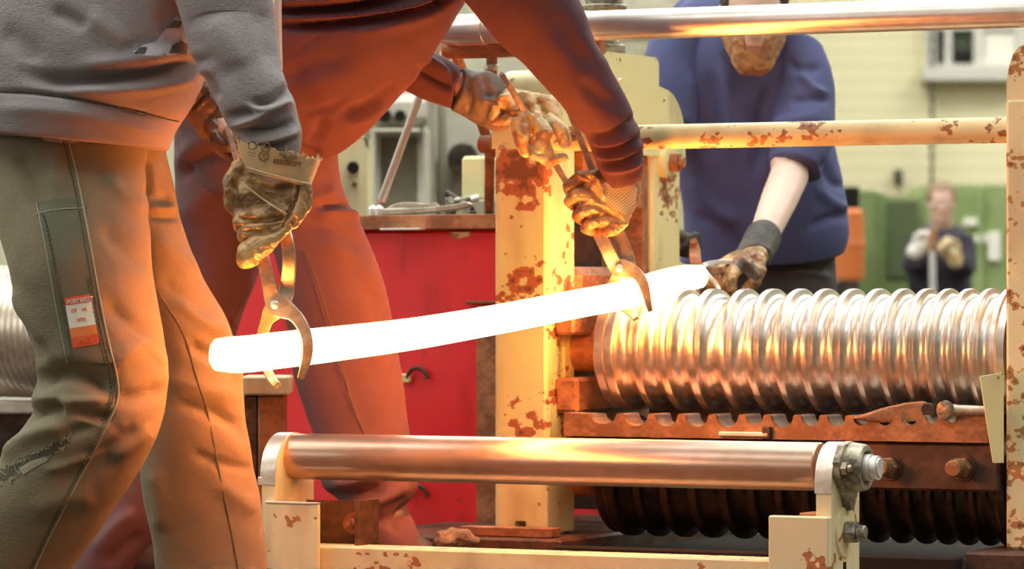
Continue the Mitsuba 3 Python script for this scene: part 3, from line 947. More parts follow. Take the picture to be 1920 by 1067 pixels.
g = sg.Polygon(poly).buffer(0)
for nm, d0, d1, mt in (('plate', 0.0, .012, 'guide_iron'), ('groove_bed', .012, .085, 'groove_steel')):
    gm = trimesh.creation.extrude_polygon(g, d1 - d0, engine='earcut')
    gv = tom(np.stack([gm.vertices[:, 0], yg + d1 - gm.vertices[:, 2], gm.vertices[:, 1]], 1))
    add(nm, trimesh.Trimesh(gv, gm.faces, process=False), mt, t)
add('rear_rest', mbox(.02, s0 - .02, .16, .2, .30, .43, .004), 'black_iron', t)
add('packing', mboxp(1346, 1440, 810, 819, yg - .012, yg, .002), 'worn_edge', t)
add('packing', mboxp(1428, 1444, 800, 824, yg - .012, yg, .002), 'black_iron', t)
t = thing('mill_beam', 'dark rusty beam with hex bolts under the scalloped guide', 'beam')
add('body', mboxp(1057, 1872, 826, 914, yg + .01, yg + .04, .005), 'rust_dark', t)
for u, v in ((1655, 876), (1793, 877)):
    p = M(s_at(u, yg - .03), yg + .01, z_at(v, Ym(u, yg)))
    add('bolt', cat([cyl(p, p - MY * .022, .023, 6), cyl(p - MY * .02, p - MY * .062, .0185, 28)]), 'guide_iron', t, smooth=30)
    add('washer', cyl(p, p - MY * .004, .03, 28), 'rust_dark', t, smooth=40)
q = [(1598, 785), (1660, 765), (1700, 756), (1738, 753), (1746, 762), (1747, 780), (1735, 790), (1660, 793)]
Yw = Ym(1680, yg + .01)
t = thing('wooden_wedge', 'split reddish wooden wedge lying on the guide in front of the roll', 'wedge')
mm = man_of(*(lambda m: (m.vertices, m.faces))(trimesh.Trimesh(*(lambda m: (m.vertices, m.faces))(pprism(q, Yw, .05)), process=True)))
add('body', cloth([mm], .006, 3, rumple=.003, freq=40, seed=5, aniso=(.3, 1, 1.6)), 'wood_handle', t, smooth=40)
add('dark_end', cyl(P(1738, 771, Yw - .004), P(1746, 770, Yw + .03), .018, 20), 'black_iron', t, smooth=40)
t = thing('lever_pin', 'dark steel lever with a round flat head at the right end of the guide', 'lever')
p = P(1772, 769, Ym(1772, yg - .01))
add('head', lathe([(0, .012), (.004, .019), (.012, .0215), (.02, .019), (.026, .012)], p - MY * .02, MY + MX * .35, 32), 'oily_cast', t, smooth=40)
add('shaft', tube([p, p + MX * .03, p + MX * .08, p + MX * .12], [.016, .012, .0105, .0105], 18), 'tong_steel', t, smooth=40)
single('mill_wedge', pprism([(1838, 706), (1882, 699), (1882, 868), (1863, 868), (1852, 800)], Ym(1855, yg - .04), .02), 'paint_light', 'tapered cream plate wedged beside the right stand', 'wedge plate')
single('tie_bar', lathe([(SR - .01, .027), (s0 + .01, .0275)], M(0, -.135, 1.006), MX, 40), 'paint_rail', 'yellow round tie bar with chipped paint between the two mill stands', 'tie bar', smooth=40)
labels['tie_bar']['label'] = 'yellow round tie bar with chipped paint between the two mill stands'

# polished pipe over the mill with its brown posts
yp = -.175
t = thing('polished_pipe', 'long polished steel pipe running above the mill', 'pipe')
sp0 = s_at(838, yp)
zp = 1.252
add('tube', lathe([(sp0 + .02, .028), (sp0 + .02, .033), (1.4, .034), (1.4, .028)], M(0, yp, zp), MX, 48), 'pipe_steel', t, smooth=40)
add('end_cap', lathe([(sp0 - .012, .02), (sp0 - .008, .03), (sp0 + .03, .036), (sp0 + .1, .036), (sp0 + .1, .03)], M(0, yp, zp), MX, 40), 'pipe_steel', t, smooth=40)
add('lower_rail', lathe([(sp0 - .02, .012), (sp0 - .02, .02), (.05, .02), (.05, .012)], M(0, yp + .03, zp - .042), MX, 32), 'rust_iron', t, smooth=40)
s9 = s_at(911, yp)
add('post', cyl(M(s9, yp + .03, zp - .05), M(s9, yp + .03, 1.10), .0125, 20), 'rust_iron', t, smooth=40)
add('post_collar', cyl(M(s9, yp + .03, z_at(131, Ym(911, yp))), M(s9, yp + .03, z_at(119, Ym(911, yp))), .017, 20), 'worn_edge', t, smooth=40)
add('post_bracket', mbox(s9 - .014, SL + .01, yp + .01, yp + .05, 1.085, 1.115, .003), 'rust_iron', t)
s8 = s_at(843, yp)
add('post', tube([M(s8, yp + .03, zp - .05), M(s8, yp + .2, 1.0), M(s_at(826, .1), .1 + .25, ztr + .002)], [.0125, .0118, .0118], 16), 'rust_iron', t, smooth=40)

# bed of the mill
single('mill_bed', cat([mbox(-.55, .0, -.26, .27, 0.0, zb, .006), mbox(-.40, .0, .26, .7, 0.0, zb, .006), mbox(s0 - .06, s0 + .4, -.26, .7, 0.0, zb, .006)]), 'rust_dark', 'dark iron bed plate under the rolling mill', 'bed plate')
single('oil_pan', cat([mbox(.001, s0 - .061, -.26, .7, 0, .085, .004), mbox(.001, s0 - .061, -.30, -.261, 0, .11, .004)]), 'black_paint', 'black pan under the lower grooved roll', 'pan')  # matt black pan and front plate below the lower roll
single('flat_bar', mbox(s_at(878, -.2), s_at(1048, -.2), -.24, -.19, zb + .001, zb + .022, .002), 'rust_iron', 'brown flat bar lying in front of the left mill stand', 'flat bar')
pr = [(P(828, 1012, 8.72), .02), (P(850, 1008, 8.74), .022), (P(873, 1008, 8.73), .019), (P(888, 1012, 8.72), .012)]
single('rag', cloth([blob([a, b]) for a, b in zip(pr[:-1], pr[1:])], .004, 2, rumple=.014, freq=45, seed=3), 'rag_cloth', 'crumpled brown rag on the bed plate at the foot of the red cabinet', 'rag', smooth=True)

# ------------------------------------------------------------------ roller table in front
yt = -.76
zc = z_at(855, Ym(540, yt))
rs0, rs1 = s_at(532, yt), s_at(1540, yt)
t = thing('roller_stand', 'low stand with one long brown steel roller in front of the mill', 'roller stand')
add('roller', lathe([(rs0, .02), (rs0, .046), (rs0 + .003, .0487), (rs1 - .003, .0487), (rs1, .046), (rs1, .02)], M(0, yt, zc), MX, 72), 'roller_steel', t, smooth=35)
for k, (sa, sb) in enumerate(((s_at(491, yt - .083), s_at(491, yt - .083) + .032), (s_at(1530, yt - .075), s_at(1530, yt - .075) + .032))):
    r = .083 if k == 0 else .075
    zz = zc + .0487 - r - .001
    pf = [(yt - r, .0), (yt - r, zz)] + arc(yt, zz, r, math.pi, 0)[1:] + [(yt + r, 0)]
    pm = prism(pf, M(sa, 0, 0), MY, [0, 0, 1], MX, sb - sa)
    br = add('bracket', pm, 'paint_frame', t, smooth=30)
    outer = [(yt - r - .003, zz - .022), (yt - r - .003, zz)] + arc(yt, zz, r + .003, math.pi, 0)[1:] + [(yt + r + .003, zz - .02)]
    inner = [(yt + r, zz - .02)] + arc(yt, zz, r, 0, math.pi)[1:] + [(yt - r, zz - .022)]
    add('worn_cap', prism(outer + inner, M(sa - .002, 0, 0), MY, [0, 0, 1], MX, sb - sa + .004), 'worn_edge', br, smooth=30)
    if k == 0:
        add('lug', mbox(sa - .008, sa + .004, yt - r - .006, yt - r + .02, zz - .024, zz - .006, .002), 'worn_edge', br)
    if k == 1:
        fl = [(yt + .064 * math.cos(q) * (1.15 if abs(math.sin(q)) > .7 else .9), zz + .02 + .07 * math.sin(q)) for q in np.linspace(0, 2 * math.pi, 28, endpoint=False)]
        fz = zc + .0
        fl = [(yt + a, fz + b) for a, b in ((-.07, .012), (-.045, .045), (.0, .052), (.045, .045), (.07, .012), (.07, -.012), (.03, -.05), (.008, -.085), (-.008, -.085), (-.03, -.05), (-.07, -.012))]
        bg = add('bearing', cat([prism(fl, M(sb + .001, 0, 0), MY, [0, 0, 1], MX, .014), lathe([(sb + .012, .05), (sb + .04, .047), (sb + .046, .044), (sb + .046, .034), (sb + .03, .033), (sb + .03, .0)], M(0, yt, fz), MX, 48)]), 'oily_cast', t, smooth=30)
        for dy in (-.055, .055):
            add('bolt', hexbolt(M(sb + .014, yt + dy, fz), MX, .014, .013, .008), 'tong_steel', bg)
        add('shaft', lathe([(sb + .03, .01), (sb + .03, .027), (sb + .056, .027), (sb + .056, .021), (sb + .06, .021), (sb + .06, .024), (sb + .071, .024), (sb + .071, .02), (sb + .074, .018)], M(0, yt, fz), MX, 40), 'rod_steel', t, smooth=40)
        hz = z_at(997, Ym(1590, yt))
        add('washer', lathe([(sb + .0, .012), (sb + .0, .05), (sb + .005, .05), (sb + .005, .012)], M(0, yt - .005, hz), MX, 40), 'paint_frame', br, smooth=40)
        add('nut', hexbolt(M(sb + .005, yt - .005, hz), MX, .024, .022, .018, .014), 'oily_cast', br)
        add('slot', mbox(sb, sb + .0015, yt - .012, yt + .002, .02, hz - .06, .0005), 'black_paint', br)
add('leg', mboxp(495, 597, 944, 1150, yt - .095, yt - .084, .003), 'paint_frame', t)
add('leg', mboxp(1440, 1553, 968, 1150, yt - .1, yt - .078, .003), 'paint_frame', t)
add('leg_edge', mboxp(496, 596, 941, 945, yt - .097, yt - .083, .001), 'worn_edge', t)
Yb = Ym(630, yt)
gs = add('gusset', union([mboxp(545, 664, 938, 1024, yt + .05, yt + .06, .002), mboxp(664, 673, 937, 1024, yt - .03, yt + .06, .002)]), 'rust_dark', t)
pb = M(s_at(642, yt), yt + .05, z_at(983, Yb))
add('bolt', cat([cyl(pb, pb - MY * .006, .024, 28), hexbolt(pb - MY * .006, -MY, .012, .016, .006)]), 'rust_iron', gs)
sl0, sl1 = s_at(597, yt - .08), s_at(1440, yt - .08)
zl = z_at(1024, Ym(600, yt - .08))
add('rail', mbox(sl0 - .1, sl1 + .1, yt - .07, yt + .02, zl - .075, zl, .004), 'paint_frame', t)
for k in range(2):
    ss0 = (s_at(491, yt - .083), s_at(1530, yt - .075))[k]
    add('foot', mbox(ss0 - .05, ss0 + .09, yt - .13, yt + .13, 0, .012, .003), 'paint_frame', t)
add('spacer', mboxp(1498, 1532, 962, 970, yt - .07, yt, .002), 'rust_iron', t)

# ------------------------------------------------------------------ the hot bar
xl, Yl, xr, Yr = (405 - 960) / F * 7.48, 7.48, (1318 - 960) / F * 9.02, 9.02


def bar_Y(u):
    t = ((u - 960) / F * Yl - xl) / ((xr - xl) - (u - 960) / F * (Yr - Yl))
    return Yl + t * (Yr - Yl)


bu = np.array([409, 417, 440, 520, 590, 640, 752, 926, 1086, 1180, 1250, 1290, 1306, 1315, 1319.])
bv = np.array([664, 665, 665, 657, 649, 643, 629, 600, 569, 551, 530, 520.5, 518.5, 518, 518])
bh = np.array([22, 31, 34, 33.8, 33, 32, 30, 27.3, 26, 25.4, 25, 23.5, 22, 15, 6.])
bq = np.concatenate([bu[:3], np.linspace(450, 1280, 60), bu[11:]])
bvq, bhq = PchipInterpolator(bu, bv)(bq), PchipInterpolator(bu, bh)(bq)
n = 32
th = np.arange(n) * 2 * np.pi / n + np.pi / n
verts = []
ctr = np.array([P(u, v, bar_Y(u)) for u, v in zip(bq, bvq)])
tg = np.gradient(ctr, axis=0)
for c, d, h, u in zip(ctr, tg, bhq, bq):
    d = d / np.linalg.norm(d)
    side = np.cross(d, [0, 0, 1])
    side /= np.linalg.norm(side)
    up = np.cross(side, d)
    r = h * bar_Y(u) / F
    pw = 2 / 3.4
    verts.append(c + r * (np.sign(np.cos(th)) * abs(np.cos(th)) ** pw)[:, None] * side * .95 + r * (np.sign(np.sin(th)) * abs(np.sin(th)) ** pw)[:, None] * up)
m = len(verts)
v = np.vstack(verts + [ctr[:1], ctr[-1:]])
i = np.arange(n)
j = (i + 1) % n
f = []
for k in range(m - 1):
    f += [np.stack([k * n + i, k * n + j, (k + 1) * n + j], 1), np.stack([k * n + i, (k + 1) * n + j, (k + 1) * n + i], 1)]
f = np.vstack(f + [np.stack([i * 0 + m * n, j, i], 1), np.stack([i * 0 + m * n + 1, (m - 1) * n + i, (m - 1) * n + j], 1)])
bm = trimesh.Trimesh(v, f, process=False)
if bm.volume < 0:
    bm = trimesh.Trimesh(v, f[:, ::-1], process=False)
single('hot_bar', bm, 'hot_steel', 'glowing white-hot steel bar held in two pairs of tongs and resting on the upper roll', 'steel bar', smooth=30,
       emitter={'type': 'area', 'radiance': {'type': 'rgb', 'value': list(HOT)}})


# ------------------------------------------------------------------ people
def unit(a):
    a = np.asarray(a, float)
    return a / np.linalg.norm(a)


def head_mans(c, fwd, up, size=1.0):
    """skin of a head with brow, nose, jaw, ears and neck stub; also the map from its own axes to the world."""
    fwd, up = unit(fwd), np.asarray(up, float)
    left = unit(np.cross(up, fwd))
    up = np.cross(fwd, left)
    W = lambda x, y, z: np.asarray(c) + size * (fwd * x + left * y + up * z)
    ell = lambda x, y, z, a, b, d: hull(np.array([W(x + a * q[0], y + b * q[1], z + d * q[2]) for q in SPH]))
    S = lambda *q: blob([(W(x, y, z), r * size) for x, y, z, r in q])
    ms = [ell(-.012, 0, .032, .098, .077, .088), ell(.01, 0, .0, .078, .068, .09),
          S((.062, .014, -.088, .02), (.062, -.014, -.088, .02), (.0, .047, -.055, .024), (.0, -.047, -.055, .024), (.055, .0, -.03, .04)),
          S((.082, 0, .022, .007), (.101, 0, -.02, .0105)), S((.094, .011, -.024, .007), (.094, -.011, -.024, .007)),
          S((.074, .038, .03, .011), (.08, 0, .034, .012), (.074, -.038, .03, .011)),
          S((.058, .042, -.012, .018), (.04, .058, -.01, .016)), S((.058, -.042, -.012, .018), (.04, -.058, -.01, .016)),
          S((-.015, 0, -.04, .055), (-.05, 0, -.15, .057))]
    for s in (1, -1):
        ms.append(hull(np.array([W(-.008 + .016 * q[0] - .006 * abs(q[1]), s * .078 + .007 * q[1], -.002 + .031 * q[2]) for q in SPH])))
    return ms, W, ell, S


def head_parts(t, W, ell, S, hair, beard=None, parent=None):
    up = W(0, 0, 1) - W(0, 0, 0)
    for s in (1, -1):
        e = add('eye', ell(.077, s * .032, .010, .011, .014, .0095), 'eye_white', t, smooth=True, label='eyeball')
        add('iris', ell(.0845, s * .032, .009, .0048, .006, .006), 'eye_dark', e, smooth=True)
    add('mouth', union([ell(.085, 0, -.052, .009, .024, .0045), ell(.084, 0, -.060, .009, .020, .005)]), 'lip', t, smooth=True)
    if hair:
        cap = ell(-.018, 0, .042, .103, .084, .092)
        cut = hull(np.array([W(x, y, z) for x in (.045, .3) for y in (-.2, .2) for z in (-.3, .085)]))
        cut2 = hull(np.array([W(x, y, z) for x in (-.3, .3) for y in (-.2, .2) for z in (-.3, -.035)]))
        add('hair', cloth([cap - cut - cut2], .008, 3, rumple=.004, freq=60, seed=2), hair, t, smooth=True)
    if beard:
        b = S((.066, .018, -.098, .030), (.066, -.018, -.098, .030), (.002, .052, -.05, .026), (.002, -.052, -.05, .026), (.06, .02, -.045, .032), (.06, -.02, -.045, .032))
        cut = hull(np.array([W(x, y, z) for x in (.04, .3) for y in (-.022, .022) for z in (-.061, .05)]))
        cut2 = hull(np.array([W(x, y, z) for x in (-.3, .3) for y in (-.2, .2) for z in (-.028, .2)]))
        add('beard', cloth([b - cut - cut2], .005, 2, rumple=.005, freq=120, seed=4), beard, t, smooth=True)


def hand(wrist, f, palm, thumb, curl=(55, 70, 45), size=1.0, fat=1.0):
    """five-fingered hand: f along the back of the hand, palm the way it closes, thumb the side of the thumb."""
    f = unit(f)
    palm = unit(np.asarray(palm, float) - f * np.dot(f, palm))
    w = np.cross(f, palm)
    w = w * np.sign(np.dot(w, thumb) or 1)
    L = lambda a, b, c: np.asarray(wrist) + size * (f * a + w * b + palm * c)
    k = .0125 * size * fat
    ms = [blob([(L(0, .02, 0), .019 * size * fat), (L(0, -.02, 0), .019 * size * fat), (L(.085, .032, .0), .015 * size * fat), (L(.088, -.032, .0), .014 * size * fat)]),
          blob([(L(.02, .025, .008), .02 * size * fat), (L(.06, .035, .012), .014 * size * fat)])]
    for i, (y, ln) in enumerate(((.033, .95), (.0115, 1.05), (-.0105, .98), (-.032, .8))):
        p = L(.09, y, 0)
        a = 0.0
        for sgm, (l, r) in enumerate(((.042, 1.0), (.027, .93), (.022, .84))):
            a += math.radians(curl[sgm] + (i - 1.5) * 4)
            q = p + size * l * ln * (f * math.cos(a) + palm * math.sin(a)) + w * (i - 1.5) * -.0008
            ms.append(blob([(p, k * r), (q, k * r * .93)], SPH1))
            p = q
    p0, p1 = L(.028, .034, .006), L(.06, .058, .022)
    p2, p3 = L(.088, .056, .044), L(.104, .04, .058)
    ms += [blob([(a, k * ra), (b, k * rb)], SPH1) for a, b, ra, rb in ((p0, p1, 1.35, 1.15), (p1, p2, 1.15, 1.0), (p2, p3, 1.0, .88))]
    return ms


def bone(*q):
    return union([blob([(P(a[0], a[1], a[2]), a[3]), (P(b[0], b[1], b[2]), b[3])], SPH1) for a, b in zip(q[:-1], q[1:])])


def boot(t, ankle, toe, half=.05):
    """a low work boot from a point at the ankle to a point at the toe, both on the floor (x, y)."""
    a, b = np.array([*ankle, 0.0]), np.array([*toe, 0.0])
    up = np.array([0, 0, 1.0])
    d = unit(b - a)
    m = [blob([(a + up * .16, half), (a + up * .075 - d * .02, half)]), blob([(a + up * .07, half), (b + up * .052 - d * .03, half * .95)]), blob([(a + up * .12, half * .9), (a + d * .09 + up * .07, half * .9)])]
    lo = hull(np.array([[x, y, z] for x in (-99, 99) for y in (-99, 99) for z in (-9, .022)]))
    k = add('boot', cloth([union(m) - lo], .012, 3, rumple=.001), 'boot_leather', t, smooth=True)
    side = unit(np.cross(up, d)) * half
    pts = [a - d * .055 + side * .8, a - d * .055 - side * .8, b + side * .7, b - side * .7, (a + b) / 2 + side * 1.05, (a + b) / 2 - side * 1.05, b + d * .03]
    add('sole', hull(np.array([q + up * z for q in pts for z in (.0, .03)])), 'black_paint', k)


# ---- the worker in front, left
t = thing('person', 'worker in a grey sweatshirt and torn khaki trousers gripping the left tongs, nearest the camera', 'person')
hm, W, ell, S = head_mans(P(470, -330, 7.95), (.9, -.1, -.45), (.35, 0, 1))
body = hm + [bone((380, -170, 7.97, .055), (445, -270, 7.95, .055)), bone((150, 230, 7.97, .10), (200, 60, 7.97, .11), (250, -80, 7.97, .12), (340, -180, 7.97, .09)),
             bone((120, 260, 7.86, .075), (180, 735, 7.8, .048), (-30, 1090, 7.88, .034), (20, 1130, 7.88, .03)),
             bone((220, 280, 8.06, .075), (365, 740, 8.06, .048), (395, 1090, 8.06, .034), (440, 1130, 8.06, .03)),
             bone((400, -130, 7.80, .05), (445, 90, 7.68, .036), (512, 290, 7.625, .026), (512, 330, 7.625, .03)),
             bone((330, -130, 8.16, .05), (320, 60, 8.2, .036), (400, 215, 8.06, .026), (418, 250, 8.04, .03))]
add('body', cloth(body, .012, 4, rumple=0), 'skin', t, smooth=True)
head_parts(t, W, ell, S, 'hair_dark')

near = loft([(-45, 180, 275, 215, 7.96, .14), (-32, 300, 274, 300, 7.93, .14), (-6, 420, 279, 415, 7.86, .14), (20, 520, 287, 515, 7.80, .13), (44, 610, 303, 605, 7.79, .12), (64, 685, 316, 690, 7.78, .115),
             (58, 765, 313, 750, 7.78, .115), (10, 850, 287, 835, 7.80, .11), (-55, 925, 232, 925, 7.83, .105), (-110, 1000, 165, 1025, 7.86, .10), (-140, 1060, 115, 1095, 7.88, .095), (-150, 1125, 60, 1140, 7.9, .09)])
far = loft([(150, 190, 300, 205, 8.04, .13), (190, 300, 313, 295, 8.05, .13), (215, 400, 336, 400, 8.06, .125), (240, 520, 378, 515, 8.06, .12), (262, 620, 430, 612, 8.06, .115), (280, 700, 453, 700, 8.06, .11),
            (275, 780, 459, 772, 8.06, .11), (264, 860, 473, 855, 8.06, .105), (270, 935, 487, 935, 8.06, .10), (283, 1000, 495, 1000, 8.06, .10), (290, 1067, 501, 1067, 8.06, .10), (300, 1135, 500, 1135, 8.06, .10)])
hips = loft([(-50, 120, 290, 150, 8.0, .15), (-48, 200, 290, 225, 8.0, .16), (-40, 300, 280, 320, 7.99, .16), (20, 390, 270, 395, 7.95, .15)])
folds = [([(55, 722), (85, 708), (125, 700), (170, 708), (212, 738)], 17, -.026), ([(60, 748), (110, 752), (160, 752), (205, 742)], 10, .008), ([(52, 779), (85, 768), (122, 760)], 11, -.019),
         ([(118, 748), (140, 775), (175, 795), (225, 800)], 9, .009), ([(128, 764), (165, 780), (212, 780)], 10, -.016), ([(0, 862), (40, 830), (85, 808), (130, 800)], 14, .012),
         ([(15, 545), (50, 590), (80, 650)], 16, .008), ([(20, 590), (60, 650), (75, 690)], 14, -.008), ([(195, 330), (235, 370), (275, 395)], 14, .006), ([(190, 420), (240, 470), (285, 500)], 18, -.006),
         ([(200, 560), (250, 620), (308, 660)], 16, -.009), ([(215, 600), (270, 640), (312, 680)], 10, .006), ([(120, 820), (170, 800), (230, 806)], 9, -.008), ([(150, 850), (205, 838), (260, 800)], 9, -.007), ([(80, 880), (140, 868), (190, 840)], 9, .006), ([(210, 690), (260, 650), (312, 640)], 14, .006), ([(220, 740), (260, 745), (305, 725)], 16, -.006),
         ([(205, 860), (240, 840), (285, 800)], 14, .006), ([(120, 900), (170, 870), (230, 860)], 18, -.006), ([(60, 960), (110, 940), (180, 930)], 20, .006),
         ([(25, 285), (60, 330), (70, 400)], 20, -.008), ([(100, 265), (110, 310), (100, 360)], 18, .006),
         ([(272, 400), (300, 407), (334, 404)], 6, -.010), ([(274, 386), (300, 392), (330, 387)], 8, .008), ([(270, 350), (290, 372), (318, 366)], 8, -.005), ([(276, 300), (282, 340), (274, 365)], 6, -.010),
         ([(285, 440), (330, 480), (370, 520)], 16, .007), ([(300, 520), (350, 560), (405, 590)], 18, -.007), ([(330, 560), (380, 600), (428, 640)], 12, .007), ([(350, 640), (400, 670), (452, 690)], 12, -.009), ([(400, 600), (425, 650), (448, 720)], 9, .006), ([(330, 760), (380, 770), (455, 800)], 10, -.006), ([(360, 850), (420, 870), (478, 880)], 10, -.005),
         ([(300, 700), (350, 720), (450, 745)], 16, .005), ([(280, 880), (300, 930), (300, 1000)], 16, .007), ([(390, 760), (430, 790), (465, 830)], 14, -.005), ([(400, 900), (440, 930), (480, 960)], 18, .005)]
tr = cloth([near, far, hips], .0075, 10, folds, .0045, 8.0, 3)
tro = add('trousers', tr, 'cloth_khaki', t, smooth=True)
fr = Front(tr)
pk = [(67, 380), (108, 372), (156, 369), (170, 450), (190, 560), (212, 680), (168, 684), (126, 682), (105, 580), (85, 470)]
pocket = add('pocket', drape(fr, pk, .007, .012, 5), 'cloth_khaki_dark', tro, label='long cargo pocket with double stitching')
frp = Front(tr, drape(fr, pk, .007, .012, 5))
side_seam = [(122, 252), (142, 320), (162, 420), (180, 520), (199, 620), (216, 690), (222, 740), (205, 790), (165, 870), (115, 965), (62, 1075)]
add('seam', seam(frp, side_seam, 2.0, .002, 110), 'thread_pale', tro, smooth=True)
add('seam', seam(frp, [(68, 380), (86, 470), (106, 580), (127, 682)], 1.4, .001), 'thread_pale', tro, smooth=True)
add('seam', seam(frp, [(68, 402), (110, 393), (158, 391)], 1.6, .001), 'thread', tro, smooth=True)
add('stitching', cat([stitches(frp, [(a - 9, b) for a, b in side_seam], 8, 5, 1.5), stitches(frp, [(80, 402), (97, 470), (117, 580), (137, 676)], 9, 6, 1.8), stitches(frp, [(a - 15, b) for a, b in side_seam[3:8]], 8, 5, 1.4)]), 'thread_dark', tro, kind='stuff', label='dark rows of stitches')
add('seam', seam(fr, [(296, 545), (330, 600), (352, 650), (372, 720), (388, 770), (408, 870), (430, 980), (448, 1080)], 1.9, .0005, 90), 'thread_dark', tro, smooth=True)
# care label on the pocket
lab = add('patch', drape(frp, [(120, 559), (170, 551), (187, 644), (137, 653)], .002, .003, 4), 'patch_white', tro, label='white and orange cloth label on the pocket')
frl = Front(tr, drape(fr, pk, .007, .012, 5), drape(frp, [(120, 559), (170, 551), (187, 644), (137, 653)], .002, .003, 4))
add('patch_band', drape(frl, [(120, 559), (170, 551), (173, 565), (122.5, 573)], .001, .0015, 3), 'patch_red', lab)
add('patch_band', drape(frl, [(130, 616), (180, 608), (184, 626), (133.5, 634)], .001, .0015, 3), 'patch_orange', lab)
add('patch_band', drape(frl, [(133.5, 633), (184, 625), (187, 644), (137, 653)], .001, .0015, 3), 'patch_red', lab)
add('lettering', letters(frl, 'PORTWEST', (125.5, 571), 8.0, -9, .003, .002, True, xs=.83), 'patch_white', lab)
add('lettering', cat([letters(frl, 'CE', (133, 586), 6.5, -9, .002, .002), letters(frl, 'UK', (153, 583), 5.5, -9, .002, .002), letters(frl, 'UKCA', (143, 603), 6, -9, .002, .002, xs=.8)]), 'patch_orange', lab)
add('lettering', cat([letters(frl, 'PRO', (146, 644), 9, -9, .003, .002, True)]), 'patch_orange', lab)
rng = np.random.default_rng(11)
edge0 = [(-8, 884), (20, 872), (50, 858), (80, 842), (112, 826), (138, 812)]
edge1 = [(132, 830), (105, 846), (70, 866), (40, 884), (10, 902), (-8, 908)]
jag = lambda q, s: [(a + rng.normal(0, s), b + rng.normal(0, s)) for a, b in np.array([np.array(x) * (1 - w_) + np.array(y) * w_ for x, y in zip(q[:-1], q[1:]) for w_ in np.linspace(0, 1, 6, endpoint=False)])]
tear = add('tear', drape(fr, jag(edge0, 2.6) + jag(edge1, 2.6), .001, .003, 3), 'thread_dark', tro, label='frayed dark tear across the knee')
fray = []
for k in range(90):
    a = rng.uniform(0, 1)
    e = np.array(edge0) if rng.uniform() < .6 else np.array(edge1)[::-1]
    i0 = a * 5
    b = e[min(int(i0), 4)] * (1 - i0 % 1) + e[min(int(i0), 4) + 1] * (i0 % 1)
    d = rng.normal(0, 5, 2)
    q = np.array([b, b + d * .5 + [0, 3], b + d + [0, 4]])
    fray.append(tube(Pv(q, fr(q) - .003), .0007, 4))
add('fray', cat(fray), 'thread_pale', tear, kind='stuff')
add('patch', drape(fr, [(35, 878), (58, 864), (84, 856), (92, 862), (70, 874), (44, 890)], .0025, .004, 3), 'thread', tear)

torso_st = [(-62, 250, 314, 282, 7.92, .215), (-66, 215, 332, 240, 7.92, .225), (-66, 165, 364, 190, 7.92, .22), (-66, 100, 392, 135, 7.92, .21), (-62, 30, 415, 60, 7.93, .20), (-50, -60, 425, -40, 7.95, .19), (0, -150, 440, -140, 7.97, .19), (120, -225, 450, -215, 7.97, .16), (230, -262, 450, -255, 7.97, .10)]
torso = loft(torso_st)
arm = loft([(240, -150, 450, -200, 7.82, .10), (290, -70, 500, -85, 7.75, .10), (328, 0, 511, -2, 7.72, .095), (345, 55, 519, 50, 7.71, .09), (357, 105, 525, 98, 7.68, .085), (384, 155, 534, 148, 7.66, .08), (406, 192, 551, 186, 7.64, .075), (422, 228, 561, 222, 7.63, .07), (442, 254, 566, 244, 7.625, .062), (462, 276, 566, 266, 7.625, .052), (480, 300, 560, 294, 7.625, .042)])
arm2 = loft([(240, -150, 420, -170, 8.12, .10), (250, -30, 400, -40, 8.2, .085), (280, 60, 395, 40, 8.2, .075), (330, 150, 410, 110, 8.14, .06), (362, 190, 415, 150, 8.1, .048)])
folds = [([(45, 138), (100, 148), (170, 150), (250, 143), (330, 130), (385, 112)], 13, -.020), ([(150, 122), (230, 115), (330, 100)], 14, .010), ([(120, 170), (220, 168), (300, 158), (385, 135)], 14, .013), ([(95, 18), (140, 36), (160, 55)], 12, -.010),
         ([(-20, 171), (60, 174), (150, 186), (240, 206), (338, 230)], 4, -.008), ([(-20, 200), (60, 205), (150, 214), (240, 235), (320, 258)], 14, .006), ([(160, 30), (210, 60), (240, 90)], 18, .006), ([(0, 60), (50, 90), (60, 120)], 20, -.008), ([(300, 20), (320, 70), (330, 100)], 12, -.008),
         ([(470, 192), (505, 190), (530, 176), (548, 160)], 8, -.014), ([(462, 200), (500, 203), (545, 188)], 7, .010), ([(424, 222), (450, 214), (478, 208)], 8, -.013), ([(432, 236), (470, 228), (520, 206), (552, 196)], 8, .011), ([(440, 244), (480, 246), (520, 240), (556, 224)], 7, -.014), ([(452, 258), (500, 262), (562, 244)], 7, .010), ([(478, 272), (515, 272), (560, 256)], 6, -.009),
         ([(372, 140), (392, 160), (402, 190)], 10, -.010), ([(400, 30), (430, 80), (450, 130)], 24, .006), ([(360, 60), (390, 110), (440, 150)], 20, -.005), ([(480, 20), (500, 70), (505, 120)], 18, -.005)]
sw = cloth([torso, arm, arm2], .0075, 8, folds, .005, 7.0, 8)
shirt = add('sweatshirt', sw, 'cloth_grey', t, smooth=True)
fs = Front(sw)
ft = Front(cloth([loft(torso_st)], .012, 6, folds, .005, 7.0, 8))
add('hem_seam', seam(fs, [(-20, 171), (60, 174), (150, 186), (240, 206), (335, 228)], 1.3, .0006), 'thread_dark', shirt, smooth=True)
add('print', drape(ft, [(248, 98), (268, 84), (292, 78), (306, 60), (330, 30), (346, 40), (352, 92), (330, 103), (300, 105), (270, 104)], .0015, .003, 4), 'print_white', shirt, label='pale patch of a faded chest print')
for pl in ([(318, 98), (324, 84), (340, 76), (352, 84), (350, 102)], [(312, 52), (326, 38), (342, 40), (338, 52)], [(252, 98), (262, 88), (276, 88), (272, 100)]):
    add('print', drape(ft, pl, .004, .003, 4), 'print_dark', shirt, label='black patch of a faded chest print')

